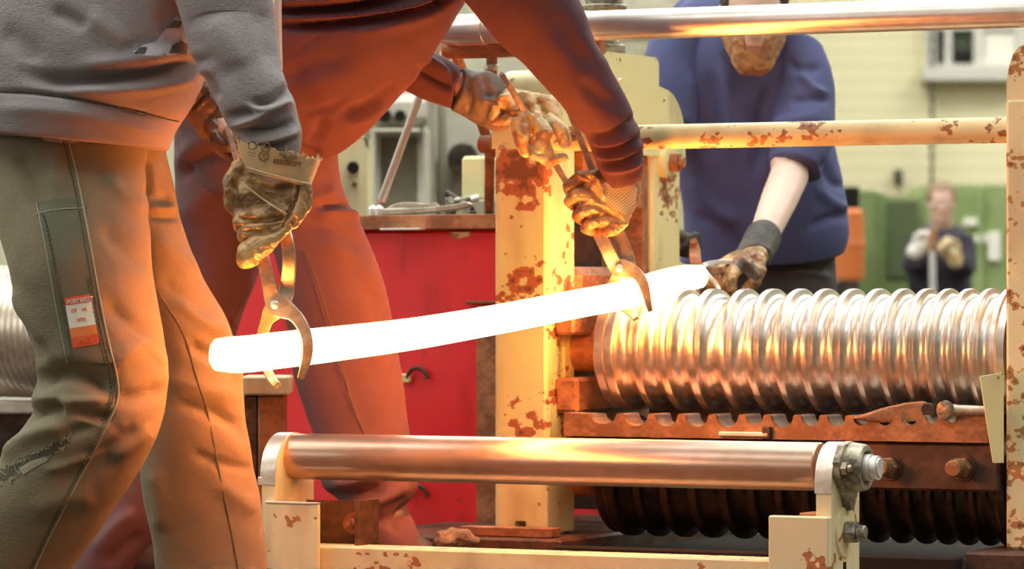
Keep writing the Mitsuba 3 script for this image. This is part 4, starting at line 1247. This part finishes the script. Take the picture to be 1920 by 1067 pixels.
# his right glove: gauntlet, back of the hand, thumb and fingers closed on the tongs
Yh = 7.63
g = [pblob((476, 318, Yh, 24), (560, 335, Yh, 22), (450, 370, Yh, 26), (548, 385, Yh, 26)), pblob((450, 370, Yh, 26), (548, 385, Yh, 26), (468, 410, Yh, 24), (525, 410, Yh, 22)),
     chain((446, 316, Yh - .01, 15), (430, 345, Yh - .012, 15), (433, 385, Yh - .012, 14), (448, 404, Yh - .012, 13)),
     chain((563, 350, Yh - .015, 22), (566, 385, Yh - .02, 19), (549, 416, Yh - .02, 15)),
     chain((530, 396, Yh - .018, 17), (478, 402, Yh - .03, 17), (449, 412, Yh - .026, 14), (448, 425, Yh, 12)),
     chain((532, 414, Yh - .02, 15), (485, 425, Yh - .032, 15), (456, 436, Yh - .026, 13), (458, 446, Yh, 11)),
     chain((535, 424, Yh - .018, 15), (500, 450, Yh - .028, 23), (468, 474, Yh - .024, 25), (464, 482, Yh - .014, 22)),
     chain((530, 420, Yh + .02, 14), (505, 440, Yh + .035, 14), (490, 452, Yh + .03, 13))]
gf = [([(455, 335), (500, 352), (545, 352), (560, 345)], 5, -.004), ([(452, 345), (490, 372), (530, 398), (538, 402)], 3.5, .004), ([(470, 350), (505, 370), (520, 372)], 6, -.006), ([(560, 345), (553, 375), (540, 405)], 3, -.006), ([(440, 405), (480, 414), (535, 408)], 4, -.007), ([(450, 432), (490, 436), (530, 428)], 4, -.006), ([(480, 330), (500, 345), (540, 340)], 5, .005), ([(437, 330), (445, 365), (455, 395)], 3.5, -.005)]
gm = cloth(g, .0042, 4, gf, .0062, 34, 4)
gl = add('glove', gm, 'leather_worn', t, smooth=True, label='oily tan leather work glove on the tongs')
cs = [(462, 322, 582, 352, Yh, .058), (455, 306, 587, 338, Yh - .003, .062), (448, 284, 594, 320, Yh - .006, .066), (444, 263, 600, 303, Yh - .008, .07)]
cm = sleeve_shell(cs, .004, 90, 6, .0022, 3)
cu = add('cuff', cm, 'leather_cuff', gl, smooth=30)
fc = Front(cm)
add('welt', seam(fc, [(463, 313), (490, 322), (530, 333), (566, 342), (583, 346)], 2.2, .001), 'leather_cuff', gl, smooth=True)
fb = Front(gm)
add('welt', seam(fb, [(452, 342), (478, 362), (510, 385), (538, 402)], 2.0, .0005), 'leather_cuff', gl, smooth=True)
add('welt', seam(fb, [(558, 348), (555, 368), (546, 390), (538, 408), (528, 426)], 1.7, .0005), 'leather_dark', gl, smooth=True)
hexa = lambda cx, cy, r, rot=15: [(cx + r * math.cos(math.radians(a + rot)), cy + r * math.sin(math.radians(a + rot))) for a in range(0, 361, 60)]
line_px = lambda fr_, pts, r=.8: cat([tube(Pv(np.array([a, b]), fr_(np.array([a, b])) - .0012), r * Yh / F, 6) for a, b in zip(pts[:-1], pts[1:])])
add('print', cat([letters(fc, 'BEESWIFT', (511, 306), 8.6, 8, .0015, .002, True, xs=.9), line_px(fc, hexa(498, 276, 9.5)), letters(fc, 'CE', (492.5, 278.5), 6.5, 12, .0012, .002, True, xs=.9),
                  line_px(fc, hexa(494, 293, 10)), letters(fc, 'UK', (488.5, 292), 5.4, 10, .0012, .002, True), letters(fc, 'CA', (488.5, 299.5), 5.4, 10, .0012, .002, True), line_px(fc, hexa(473, 272, 8.5)),
                  line_px(fc, [(524, 287), (540, 302), (557, 294)], 1.4), line_px(fc, [(530, 288), (540, 296.5), (550, 291)], 1.2), line_px(fc, [(465, 285), (478, 288)], .8), line_px(fc, [(464, 290), (476, 293)], .8)]), 'ink', cu, label='brown ink stamps and lettering on the cuff')
rng = np.random.default_rng(5)
fr_t = []
for k in range(70):
    a = rng.uniform(0, 2 * math.pi)
    A, B = P(444, 263, Yh - .008), P(600, 303, Yh - .008)
    p = (A + B) / 2 + math.cos(a) * (B - A) / 2 + math.sin(a) * np.array([0, .07, 0])
    fr_t.append(tube([p, p + rng.normal(0, .003, 3) + [.001, 0, .003], p + rng.normal(0, .005, 3) + [.002, 0, .005]], .0007, 4))
add('fray', cat(fr_t), 'leather_cuff', cu, kind='stuff', label='frayed threads on the rim')

# his left glove, dark leather, behind the sweatshirt
Yd = 8.05
g = [pblob((378, 172, Yd, 24), (362, 205, Yd, 20), (405, 215, Yd, 25), (392, 240, Yd, 22)), pblob((405, 215, Yd, 24), (392, 240, Yd, 20), (424, 246, Yd, 18), (412, 264, Yd, 16))]
g += hand(P(400, 222, Yd), unit(P(428, 270, Yd) - P(395, 215, Yd)), (.55, -.5, .2), (.3, -1, .3), (50, 75, 55), .78, 1.15)
gd = add('glove', cloth(g, .005, 4, [([(352, 208), (372, 190), (392, 165)], 3, -.006), ([(378, 232), (396, 214), (412, 196)], 3, -.005), ([(366, 204), (384, 184)], 4, .004)], .003, 40, 9), 'leather_dark', t, smooth=True, label='dark brown leather glove')
boot(t, P(-50, 0, 7.9)[:2], P(110, 0, 7.88)[:2])
boot(t, P(395, 0, 8.06)[:2], P(590, 0, 8.06)[:2])


def tong_arm(pts, widths_px, thick=.012, normal=(0, -1, 0), n=90):
    Ys = np.array([p[2] for p in pts])
    return bar([P(*p) for p in pts], np.array(widths_px) * Ys / F, thick, normal, n)


t = thing('tongs', 'steel blacksmith tongs gripping the left end of the hot bar', 'tongs', 'tongs on the hot bar')
Ya = 7.66
add('arm', tong_arm([(424, 238, 8.03), (443, 297, 7.88), (470, 400, 7.72), (497, 500, Ya), (509, 552, Ya), (524, 574, Ya - .004), (553, 592, Ya - .012), (573, 626, Ya - .02), (576, 664, Ya - .022), (565, 709, Ya - .012)], [10, 11, 18, 25, 30, 42, 26, 22, 20, 15]), 'tong_steel', t, smooth=35)
add('arm', tong_arm([(445, 250, 7.98), (470, 300, 7.86), (533, 430, Ya + .012), (540, 520, Ya + .014), (533, 560, Ya + .016), (515, 580, Ya + .02), (500, 602, Ya + .05), (491, 635, Ya + .09), (494, 672, Ya + .1), (506, 704, Ya + .085), (521, 723, Ya + .06)], [8, 11, 22, 27, 29, 38, 24, 21, 20, 17, 13]), 'tong_steel', t, smooth=35)
rv = P(516, 571, Ya)
add('rivet', lathe([(0, .0085), (.010, .0085), (.0125, .006), (.0135, .001)], rv, (0, -1, 0), 24), 'worn_edge', t, smooth=40)

# ---- the second worker, bending over the bar
t = thing('person', 'worker in a navy sweater tinted reddish for the bar glow, bending far over the middle of the hot bar', 'person')
hm, W, ell, S = head_mans(P(1010, -330, 8.6), (.8, -.15, -.6), (.6, 0, .8))
body = hm + [bone((900, -230, 8.6, .055), (980, -300, 8.6, .055)), bone((470, 150, 8.68, .11), (640, 0, 8.62, .12), (800, -150, 8.6, .12), (880, -220, 8.6, .08)),
             bone((520, 240, 8.74, .07), (640, 620, 8.75, .048), (720, 1000, 8.76, .034), (760, 1030, 8.76, .03)), bone((420, 240, 8.9, .07), (380, 640, 8.98, .048), (215, 1010, 8.98, .034), (240, 1040, 8.98, .03)),
             bone((880, -170, 8.46, .05), (1085, 120, 8.55, .036), (1155, 285, 8.68, .026), (1160, 330, 8.72, .022)), bone((780, -120, 8.78, .05), (740, 90, 8.78, .036), (905, 185, 8.78, .026), (950, 200, 8.77, .028))]
add('body', cloth(body, .013, 4, rumple=0), 'skin', t, smooth=True)
head_parts(t, W, ell, S, 'hair_dark')
leg1 = loft([(420, 130, 610, 180, 8.74, .14), (470, 230, 628, 270, 8.74, .13), (482, 340, 642, 350, 8.74, .125), (504, 440, 684, 432, 8.75, .12), (530, 540, 722, 536, 8.75, .115), (543, 640, 742, 638, 8.76, .11), (552, 710, 753, 712, 8.76, .105),
             (573, 775, 764, 790, 8.76, .10), (596, 845, 778, 855, 8.76, .10), (604, 905, 787, 905, 8.76, .10), (645, 960, 768, 955, 8.76, .10), (664, 1005, 788, 1010, 8.76, .10), (668, 1060, 812, 1055, 8.76, .11)])
leg2 = loft([(330, 140, 520, 200, 8.9, .14), (326, 260, 505, 300, 8.92, .13), (330, 370, 500, 400, 8.94, .125), (338, 470, 488, 505, 8.96, .12), (318, 570, 450, 600, 8.97, .11), (292, 680, 425, 700, 8.98, .105), (255, 780, 385, 810, 8.98, .10), (215, 880, 345, 910, 8.98, .10), (165, 970, 300, 1000, 8.98, .10), (125, 1040, 262, 1065, 8.98, .10), (110, 1090, 240, 1100, 8.98, .10)])
hip2 = loft([(330, 60, 560, 170, 8.8, .16), (325, 160, 600, 250, 8.8, .17), (335, 250, 600, 300, 8.82, .16), (380, 340, 590, 360, 8.84, .12)])
folds = [([(598, 388), (640, 384), (690, 392)], 6, -.010), ([(590, 405), (640, 398), (688, 408)], 8, .009), ([(560, 420), (620, 430), (690, 470)], 16, -.006), ([(600, 440), (650, 480), (700, 540)], 16, .007), ([(630, 350), (600, 370), (560, 370)], 10, .006), ([(640, 470), (690, 540), (715, 600)], 14, -.006),
         ([(560, 470), (600, 560), (640, 700), (668, 780), (690, 820)], 3.5, .004), ([(625, 690), (675, 680), (720, 660)], 16, .004), ([(340, 320), (370, 270), (440, 250)], 16, .010), ([(338, 345), (380, 300), (470, 290)], 12, -.012), ([(345, 420), (400, 360), (480, 350)], 22, .008), ([(480, 520), (450, 560), (425, 610)], 10, .008), ([(500, 500), (470, 550), (440, 600)], 8, -.008),
         ([(605, 925), (640, 935), (690, 925), (715, 905)], 11, -.013), ([(620, 905), (660, 905), (705, 890)], 10, .010), ([(640, 965), (700, 945), (770, 905)], 12, .013), ([(660, 985), (720, 975), (770, 955)], 12, -.008), ([(735, 1000), (755, 965), (785, 945)], 9, -.011), ([(700, 850), (740, 870), (785, 880)], 14, .006),
         ([(260, 960), (220, 985), (180, 1040)], 12, .009), ([(270, 1000), (230, 1030), (200, 1060)], 12, -.009)]
tr2 = cloth([leg1, leg2, hip2], .009, 9, folds, .005, 8, 21)
add('trousers', tr2, 'cloth_trouser_dark', t, smooth=True)
f2 = Front(tr2)
add('seam', seam(f2, [(566, 470), (605, 565), (640, 690), (668, 780), (690, 830), (700, 880)], 1.5, .0005), 'thread_dark', f'{t}__trousers', smooth=True)
st = [(300, 150, 545, 282, 8.72, .20), (335, 50, 624, 293, 8.70, .215), (395, -60, 692, 244, 8.66, .22), (475, -150, 748, 180, 8.63, .22), (565, -230, 795, 128, 8.61, .215), (655, -290, 832, 72, 8.6, .21), (760, -335, 880, -6, 8.6, .20), (850, -345, 935, -90, 8.6, .17), (910, -330, 960, -170, 8.6, .12)]
arm = loft([(760, -180, 900, -290, 8.5, .11), (815, -85, 965, -195, 8.46, .11), (872, 2, 1028, -98, 8.46, .105), (934, 80, 1090, 5, 8.5, .095), (985, 121, 1120, 82, 8.54, .088), (1040, 180, 1152, 140, 8.59, .08), (1075, 226, 1179, 193, 8.63, .07), (1098, 256, 1198, 240, 8.66, .06), (1110, 288, 1206, 268, 8.68, .054), (1120, 316, 1207, 296, 8.7, .054), (1130, 338, 1206, 320, 8.71, .052), (1142, 352, 1200, 340, 8.715, .045)])
arm2 = loft([(700, -60, 640, 80, 8.76, .10), (745, 50, 690, 140, 8.78, .085), (792, 86, 745, 162, 8.78, .075), (838, 110, 800, 187, 8.78, .065), (866, 128, 846, 202, 8.78, .058)])
folds = [([(500, 20), (600, 18), (690, 8), (800, -18)], 9, -.026), ([(500, 33), (620, 31), (740, 16), (870, -18)], 6, .014), ([(500, 46), (620, 45), (720, 32), (800, 10), (880, -22)], 7, -.024), ([(500, 4), (640, 0), (760, -18)], 8, .014), ([(530, 112), (570, 88), (628, 46)], 2.2, -.004),
         ([(560, 160), (640, 130), (740, 60)], 40, .008), ([(570, 205), (610, 204), (650, 184)], 9, -.007), ([(640, 210), (690, 200), (742, 160)], 12, -.012), ([(640, 225), (680, 222), (725, 195)], 9, .010), ([(575, 268), (600, 250), (600, 220)], 12, -.010), ([(560, 270), (575, 285), (600, 290)], 8, -.01), ([(640, 60), (740, 40), (830, 8)], 16, .009), ([(530, 150), (600, 120), (660, 110)], 18, -.008),
         ([(1040, 30), (1075, 80), (1105, 130)], 22, -.006), ([(1085, 60), (1110, 95), (1140, 135)], 14, .004), ([(980, 60), (1030, 120), (1080, 160)], 30, -.004), ([(1090, 150), (1120, 180), (1160, 200)], 16, -.006),
         ([(1100, 246), (1140, 254), (1185, 226), (1200, 212)], 6, -.011), ([(1108, 264), (1150, 268), (1202, 240)], 5, .008), ([(1110, 274), (1155, 280), (1204, 252)], 5, -.011), ([(1116, 290), (1160, 294), (1206, 268)], 5, .009), ([(1120, 302), (1165, 304), (1206, 282)], 5, -.010), ([(1128, 318), (1170, 318), (1204, 300)], 5, .008),
         ([(800, 110), (830, 130), (850, 138)], 7, .009), ([(780, 125), (820, 150), (850, 165)], 9, -.011), ([(835, 120), (855, 160), (850, 195)], 5, -.007)]
sw2 = cloth([loft(st), arm, arm2], .009, 8, folds, .005, 6.5, 31)
shirt = add('sweater', sw2, 'cloth_navy_reddened', t, smooth=True)
# left glove: grey gauntlet and pale leather hand
Yg = 8.77
gnt = loft([(868, 126, 846, 206, 8.78, .052), (892, 132, 868, 218, 8.785, .056), (915, 138, 896, 232, 8.785, .058), (938, 148, 922, 244, 8.78, .055), (956, 160, 944, 246, 8.77, .045)])
gg = cloth([gnt], .005, 4, [([(868, 138), (882, 175), (876, 212)], 5, -.006), ([(900, 140), (915, 180), (905, 230)], 7, -.005), ([(885, 150), (925, 140), (945, 158)], 7, .006), ([(930, 155), (915, 175), (900, 180)], 6, -.003), ([(900, 190), (930, 195), (940, 230)], 6, .007)], .004, 25, 12)
gl = add('glove', gg, 'glove_grey', t, smooth=True, label='left glove, grey gauntlet with a pale leather hand')
g = [pblob((942, 188, Yg, 26), (962, 205, Yg, 26), (988, 232, Yg - .01, 26), (1002, 196, Yg, 22)), chain((1000, 192, Yg, 20), (1030, 196, Yg, 17), (1042, 215, Yg - .01, 15), (1040, 240, Yg - .01, 13)),
     chain((975, 222, Yg - .03, 19), (977, 256, Yg - .045, 17), (986, 284, Yg - .04, 13)), chain((1006, 222, Yg - .03, 16), (1022, 250, Yg - .045, 15), (1012, 280, Yg - .05, 12), (1002, 284, Yg - .04, 11)),
     chain((1030, 225, Yg - .02, 15), (1054, 246, Yg - .03, 14), (1060, 268, Yg - .03, 12)), chain((948, 188, Yg - .03, 14), (932, 200, Yg - .035, 11), (925, 218, Yg - .03, 9)), chain((965, 215, Yg - .03, 13), (945, 226, Yg - .035, 10), (928, 229, Yg - .03, 7)),
     chain((1000, 292, Yg - .05, 10), (1030, 302, Yg - .05, 12), (1058, 296, Yg - .05, 9)), chain((1022, 270, Yg - .045, 11), (1030, 302, Yg - .05, 11))]
add('leather_hand', cloth(g, .0042, 3, [([(930, 190), (960, 178), (1000, 178)], 4, .005), ([(965, 180), (985, 195), (1000, 215)], 4, -.006), ([(990, 215), (998, 245), (992, 280)], 3.5, -.008), ([(940, 205), (960, 215), (975, 212)], 4, -.006), ([(1005, 185), (1020, 205), (1020, 225)], 4, -.006)], .005, 36, 15), 'leather_pale', gl, smooth=True)
# right glove
Yr2 = 8.73
g = [pblob((1165, 335, Yr2, 32), (1176, 356, Yr2, 28), (1118, 350, Yr2 - .01, 30), (1162, 385, Yr2, 28)), pblob((1118, 352, Yr2 - .01, 29), (1162, 385, Yr2, 27), (1116, 392, Yr2 - .01, 26), (1142, 412, Yr2, 23)),
     chain((1122, 334, Yr2 - .02, 16), (1088, 334, Yr2 - .03, 14), (1068, 348, Yr2 - .02, 12), (1070, 360, Yr2, 11)), chain((1116, 358, Yr2 - .025, 15), (1082, 366, Yr2 - .035, 13), (1068, 378, Yr2 - .02, 11), (1076, 386, Yr2, 11)),
     chain((1116, 384, Yr2 - .025, 15), (1092, 394, Yr2 - .03, 13), (1082, 404, Yr2 - .02, 11), (1092, 412, Yr2, 10)), chain((1132, 406, Yr2 - .02, 14), (1108, 418, Yr2 - .025, 12), (1098, 428, Yr2 - .015, 10), (1110, 434, Yr2, 9)),
     chain((1172, 385, Yr2 - .015, 17), (1166, 412, Yr2 - .02, 15), (1150, 430, Yr2 - .018, 13), (1138, 434, Yr2 - .01, 11))]
gr = cloth(g, .0042, 3, [([(1060, 330), (1100, 350), (1135, 385)], 5, -.006), ([(1075, 392), (1110, 385), (1150, 408)], 4, -.006), ([(1100, 322), (1125, 345), (1128, 372)], 4, .006), ([(1095, 415), (1130, 405), (1170, 415)], 4, -.006)], .004, 36, 17)
gl = add('glove', gr, 'leather_worn', t, smooth=True, label='right glove, brown leather with a striped knit band')
fg = Front(gr)
add('knit_band', drape(fg, [(1128, 345), (1150, 338), (1176, 342), (1196, 352), (1192, 382), (1172, 402), (1150, 392), (1136, 372)], .003, .006, 3), 'knit_band', gl, label='pale striped knit band')
boot(t, P(728, 0, 8.76)[:2], P(880, 0, 8.72)[:2])
boot(t, P(205, 0, 8.98)[:2], P(340, 0, 8.98)[:2])

t = thing('tongs', 'steel blacksmith tongs gripping the right end of the hot bar above the roll', 'tongs', 'tongs on the hot bar')
Yt = bar_Y(1195) - .032
add('arm', tong_arm([(941, 139, 8.71), (985, 212, 8.735), (1060, 338, 8.80), (1122, 438, Yt - .008), (1149, 490, Yt), (1166, 504, Yt), (1192, 513, Yt - .006), (1208, 540, Yt - .01), (1219, 582, Yt + .005)], [10, 12, 12, 23, 28, 36, 24, 19, 9]), 'tong_steel', t, smooth=35)
add('arm', tong_arm([(1066, 205, Yt - .02), (1080, 240, Yt - .02), (1118, 338, Yt), (1153, 425, Yt + .012), (1176, 486, Yt + .014), (1168, 508, Yt + .016), (1152, 528, Yt + .03), (1148, 552, Yt + .075), (1168, 574, Yt + .075), (1192, 598, Yt + .05)], [10, 12, 13, 25, 29, 32, 20, 19, 18, 11]), 'tong_steel', t, smooth=35)
add('rivet', lathe([(0, .009), (.010, .009), (.0125, .006), (.0135, .001)], P(1161, 503, Yt), (0, -1, 0), 24), 'worn_edge', t, smooth=40)

# ---- the man in the blue T-shirt behind the roll
t = thing('person', 'bearded man in a blue T-shirt leaning on his gloved hand behind the grooved roll', 'person')
Y3 = 10.2
hm, W, ell, S = head_mans(P(1414, 30, 10.0), (-.05, -.95, -.30), (0, -.3, 1), 1.05)
elbow, wrist = P(1480, 330, 9.95), P(1424, 462, 9.66)
body = hm + [bone((1418, 90, 10.12, .062), (1422, 60, 10.06, .058)), bone((1420, 480, 10.3, .12), (1420, 330, 10.25, .13), (1410, 180, 10.2, .13), (1415, 120, 10.17, .08)),
             bone((1510, 140, 10.14, .06), (1500, 240, 10.04, .056), (1481, 312, 9.97, .05)), union([blob([(elbow, .048), (P(1462, 372, 9.85), .0455)]), blob([(P(1462, 372, 9.85), .0455), (wrist, .033)])]),
             bone((1262, 110, 10.15, .05), (1230, 260, 10.1, .045), (1240, 400, 9.95, .034)), bone((1340, 540, 10.3, .08), (1340, 820, 10.3, .06), (1340, 1000, 10.3, .045)), bone((1500, 540, 10.3, .08), (1500, 820, 10.3, .06), (1500, 1000, 10.3, .045))]
add('body', cloth(body, .008, 4, rumple=0), 'skin_arm', t, smooth=True, label='pale bare forearm and face')
head_parts(t, W, ell, S, 'hair_dark', 'beard')
st = [(1272, 492, 1582, 474, 10.28, .17), (1282, 430, 1594, 432, 10.27, .18), (1280, 380, 1588, 380, 10.26, .185), (1268, 320, 1576, 320, 10.25, .185), (1250, 250, 1560, 250, 10.23, .18), (1232, 180, 1556, 180, 10.2, .17), (1224, 110, 1546, 120, 10.19, .15), (1244, 50, 1524, 82, 10.19, .12), (1290, 2, 1470, 56, 10.2, .09)]
sh = blob([(P(1300, 30, 10.22), .055), (P(1250, 90, 10.2), .05), (P(1370, 40, 10.24), .05)])
sl = loft([(1448, 80, 1540, 92, 10.13, .085), (1452, 150, 1564, 160, 10.09, .088), (1448, 230, 1566, 240, 10.03, .088), (1440, 303, 1540, 332, 9.98, .082)])
sl2 = loft([(1235, 40, 1330, 90, 10.15, .085), (1204, 120, 1310, 160, 10.11, .085), (1200, 220, 1300, 250, 10.07, .08)])
folds = [([(1350, 120), (1365, 200), (1370, 300)], 12, .009), ([(1330, 130), (1335, 200), (1330, 300)], 14, -.009), ([(1290, 130), (1300, 210), (1310, 300)], 12, .008), ([(1400, 200), (1420, 260), (1410, 330)], 14, -.008), ([(1440, 160), (1425, 230), (1440, 300)], 8, -.012), ([(1300, 330), (1330, 380), (1390, 420)], 14, .008), ([(1300, 400), (1360, 440), (1400, 480)], 12, -.007), ([(1500, 130), (1520, 160), (1555, 180)], 8, .008), ([(1480, 190), (1520, 185), (1560, 185)], 7, -.009), ([(1480, 110), (1500, 130), (1540, 125)], 8, -.008),
         ([(1540, 300), (1560, 340), (1585, 350)], 9, -.009), ([(1530, 350), (1560, 380), (1590, 390)], 9, .008), ([(1520, 430), (1550, 410), (1590, 405)], 9, -.009), ([(1440, 240), (1480, 225), (1540, 215)], 10, .006)]
m = cloth([loft(st), sh, sl, sl2], .010, 6, folds, .006, 7, 41)
neck = blob([(P(1414, 92, 10.12), .075), (P(1416, 60, 10.0), .07)])
ts = add('tshirt', m, 'cloth_blue', t, smooth=True)
fts = Front(m)
add('collar', seam(fts, [(1352, 92), (1366, 112), (1390, 126), (1415, 128), (1445, 116), (1470, 92), (1478, 76)], 6.0, -.002), 'cloth_blue', ts, smooth=True)
add('sleeve_hem', seam(fts, [(1443, 296), (1470, 306), (1505, 318), (1538, 326)], 2.2, .0), 'cloth_blue', ts, smooth=True)
tm3 = cloth([loft([(1300, 440, 1560, 440, 10.3, .15), (1296, 520, 1568, 520, 10.3, .155), (1290, 620, 1570, 620, 10.3, .15), (1292, 700, 1566, 700, 10.3, .14)]), loft([(1290, 620, 1420, 620, 10.3, .12), (1290, 820, 1400, 820, 10.3, .10), (1295, 1010, 1400, 1010, 10.3, .09)]), loft([(1430, 620, 1570, 620, 10.3, .12), (1446, 820, 1556, 820, 10.3, .10), (1450, 1010, 1550, 1010, 10.3, .09)])], .012, 6,
            [([(1480, 478), (1530, 470), (1565, 478)], 6, .006), ([(1440, 500), (1500, 492), (1560, 505)], 7, -.008), ([(1460, 520), (1510, 510), (1560, 525)], 6, .006)], .004, 8, 51)
add('trousers', tm3, 'cloth_charcoal', t, smooth=True)
f_ = unit(P(1345, 506, 9.5) - P(1425, 470, 9.64))
g = hand(P(1408, 482, 9.6), f_, (-.1, -.25, -1), (-.2, -1, .4), (18, 38, 30), 1.02, 1.3)
gm3 = cloth(g, .005, 3, [([(1392, 470), (1420, 485), (1440, 505)], 4, -.006), ([(1385, 480), (1410, 500), (1425, 520)], 4, .005)], .004, 30, 6)
gl = add('glove', gm3, 'leather_worn', t, smooth=True, label='stained tan and black work glove')
add('cuff', cloth([blob([(wrist + (elbow - wrist) * .12, .045), (P(1414, 478, 9.62), .043), (P(1402, 488, 9.6), .034)])], .006, 2, [([(1395, 470), (1420, 470), (1445, 485)], 4, -.003), ([(1400, 462), (1425, 460), (1448, 474)], 4, .002)], .001), 'glove_black', gl, smooth=True, label='dark grey elastic cuff')
add('back_panel', drape(Front(gm3), [(1376, 492), (1395, 482), (1420, 500), (1430, 518), (1418, 528), (1402, 520), (1388, 506)], .002, .004, 3), 'glove_black', gl)
g = cloth(hand(P(1240, 408, 9.95), (.3, -.4, -.8), (.6, -.4, 0), (.2, -.8, .3), (45, 60, 40), 1.0, 1.25), .006, 3, rumple=.002)
add('glove', g, 'glove_black', t, smooth=True)
boot(t, P(1345, 0, 10.3)[:2], P(1335, 0, 10.05)[:2])
boot(t, P(1500, 0, 10.3)[:2], P(1505, 0, 10.05)[:2])
t = thing('tongs', 'brown short tongs held by the man in blue behind the end of the hot bar', 'tongs')
add('arm', tong_arm([(1300, 452, 9.35), (1303, 480, 9.34), (1312, 505, 9.33), (1345, 508, 9.45), (1385, 500, 9.55)], [12, 22, 22, 14, 10], .014), 'rust_iron', t, smooth=35)
add('arm', tong_arm([(1346, 548, 9.3), (1334, 524, 9.31), (1318, 502, 9.33), (1345, 492, 9.45), (1390, 492, 9.55)], [7, 9, 11, 9, 8], .014), 'rod_steel', t, smooth=35)
add('rivet', lathe([(0, .009), (.01, .009), (.013, .002)], P(1316, 504, 9.325), (0, -1, 0), 20), 'worn_edge', t, smooth=40)

# ---- the far man
Y4 = 21.2
t = thing('person', 'blurred man in a dark jacket far behind, resting his gloved hands on a pole', 'person')
hm, W, ell, S = head_mans(P(1765, 382, Y4), (0, -1, -.1), (0, 0, 1), .93)
add('body', cloth(hm + [bone((1766, 430, Y4 + .05, .06), (1765, 400, Y4 + .02, .055)), bone((1766, 600, Y4 + .1, .13), (1766, 470, Y4 + .08, .14), (1766, 440, Y4 + .06, .07)), bone((1745, 620, Y4 + .1, .07), (1742, 700, Y4 - .1, .05), (1742, 755, Y4 + .1, .04)), bone((1790, 620, Y4 + .1, .07), (1790, 700, Y4 - .1, .05), (1790, 755, Y4 + .1, .04))], .012, 3, rumple=0), 'skin', t, smooth=True)
head_parts(t, W, ell, S, 'hair_light')
st = [(1706, 600, 1820, 600, Y4 + .1, .16), (1704, 520, 1822, 520, Y4 + .09, .17), (1705, 460, 1822, 462, Y4 + .08, .16), (1718, 436, 1812, 436, Y4 + .07, .12), (1740, 422, 1790, 422, Y4 + .06, .08)]
a1 = loft([(1700, 450, 1735, 440, Y4, .06), (1692, 490, 1728, 500, Y4 - .1, .06), (1704, 500, 1722, 470, Y4 - .2, .055)])
a2 = loft([(1800, 440, 1828, 450, Y4, .06), (1800, 500, 1830, 500, Y4 - .1, .06), (1802, 508, 1786, 480, Y4 - .2, .055)])
add('jacket', cloth([loft(st), a1, a2], .014, 5, rumple=.008, freq=9), 'cloth_navy', t, smooth=True)
add('trousers', cloth([loft([(1712, 570, 1820, 570, Y4 + .1, .15), (1716, 650, 1770, 650, Y4 + .05, .09), (1724, 755, 1762, 755, Y4 + .1, .07)]), loft([(1712, 570, 1820, 570, Y4 + .1, .15), (1768, 650, 1818, 650, Y4 + .05, .09), (1772, 755, 1812, 755, Y4 + .1, .07)])], .015, 4, rumple=.006), 'cloth_charcoal', t, smooth=True)
for (u, v, d) in ((1716, 472, (.75, -.05, .62)), (1792, 488, (-.6, -.05, .75))):
    g = [blob([(P(u, v, Y4 - .2), .045), (P(u, v, Y4 - .2) + unit(d) * .05, .046)])] + hand(P(u, v, Y4 - .21), d, (0, -1, .1), (0, 0, 1), (40, 60, 40), .95, 1.25)
    add('glove', cloth(g, .009, 3, rumple=.003), 'white_panel' if u < 1750 else 'leather_pale', t, smooth=True, label='pale work glove')
boot(t, (P(1742, 0, Y4)[0], Y4 + .1), (P(1742, 0, Y4)[0], Y4 - .1))
boot(t, (P(1790, 0, Y4)[0], Y4 + .1), (P(1790, 0, Y4)[0], Y4 - .1))
t = thing('pole', 'pole with a grey shaft and brown top under the hands of the far man', 'pole')
add('shaft', cyl((P(1741, 0, Y4)[0], Y4 - .32, 0), P(1748, 470, Y4 - .31), .017, 16), 'rod_steel', t, smooth=40)
add('grip', cyl(P(1748, 470, Y4 - .31), P(1750, 432, Y4 - .31), .022, 16), 'wood_handle', t, smooth=40)

# hanging rod between the two workers
hp = P(513, 95, 8.3)
t = thing('hanging_rod', 'thin steel rod hanging down between the two workers at the top', 'rod')
add('shaft', tube([P(522, 130, 8.3), P(520, 40, 8.3), P(519, -300, 8.3), np.array([P(519, 0, 8.3)[0], 8.3, 2.9])], .0095, 14), 'rod_steel', t, smooth=40)
add('hook', tube([P(519, -300, 8.3) * 0 + np.array([P(519, 0, 8.3)[0], 8.3, 2.88]), np.array([P(519, 0, 8.3)[0], 8.3, 9.0])], .006, 8), 'black_iron', t)
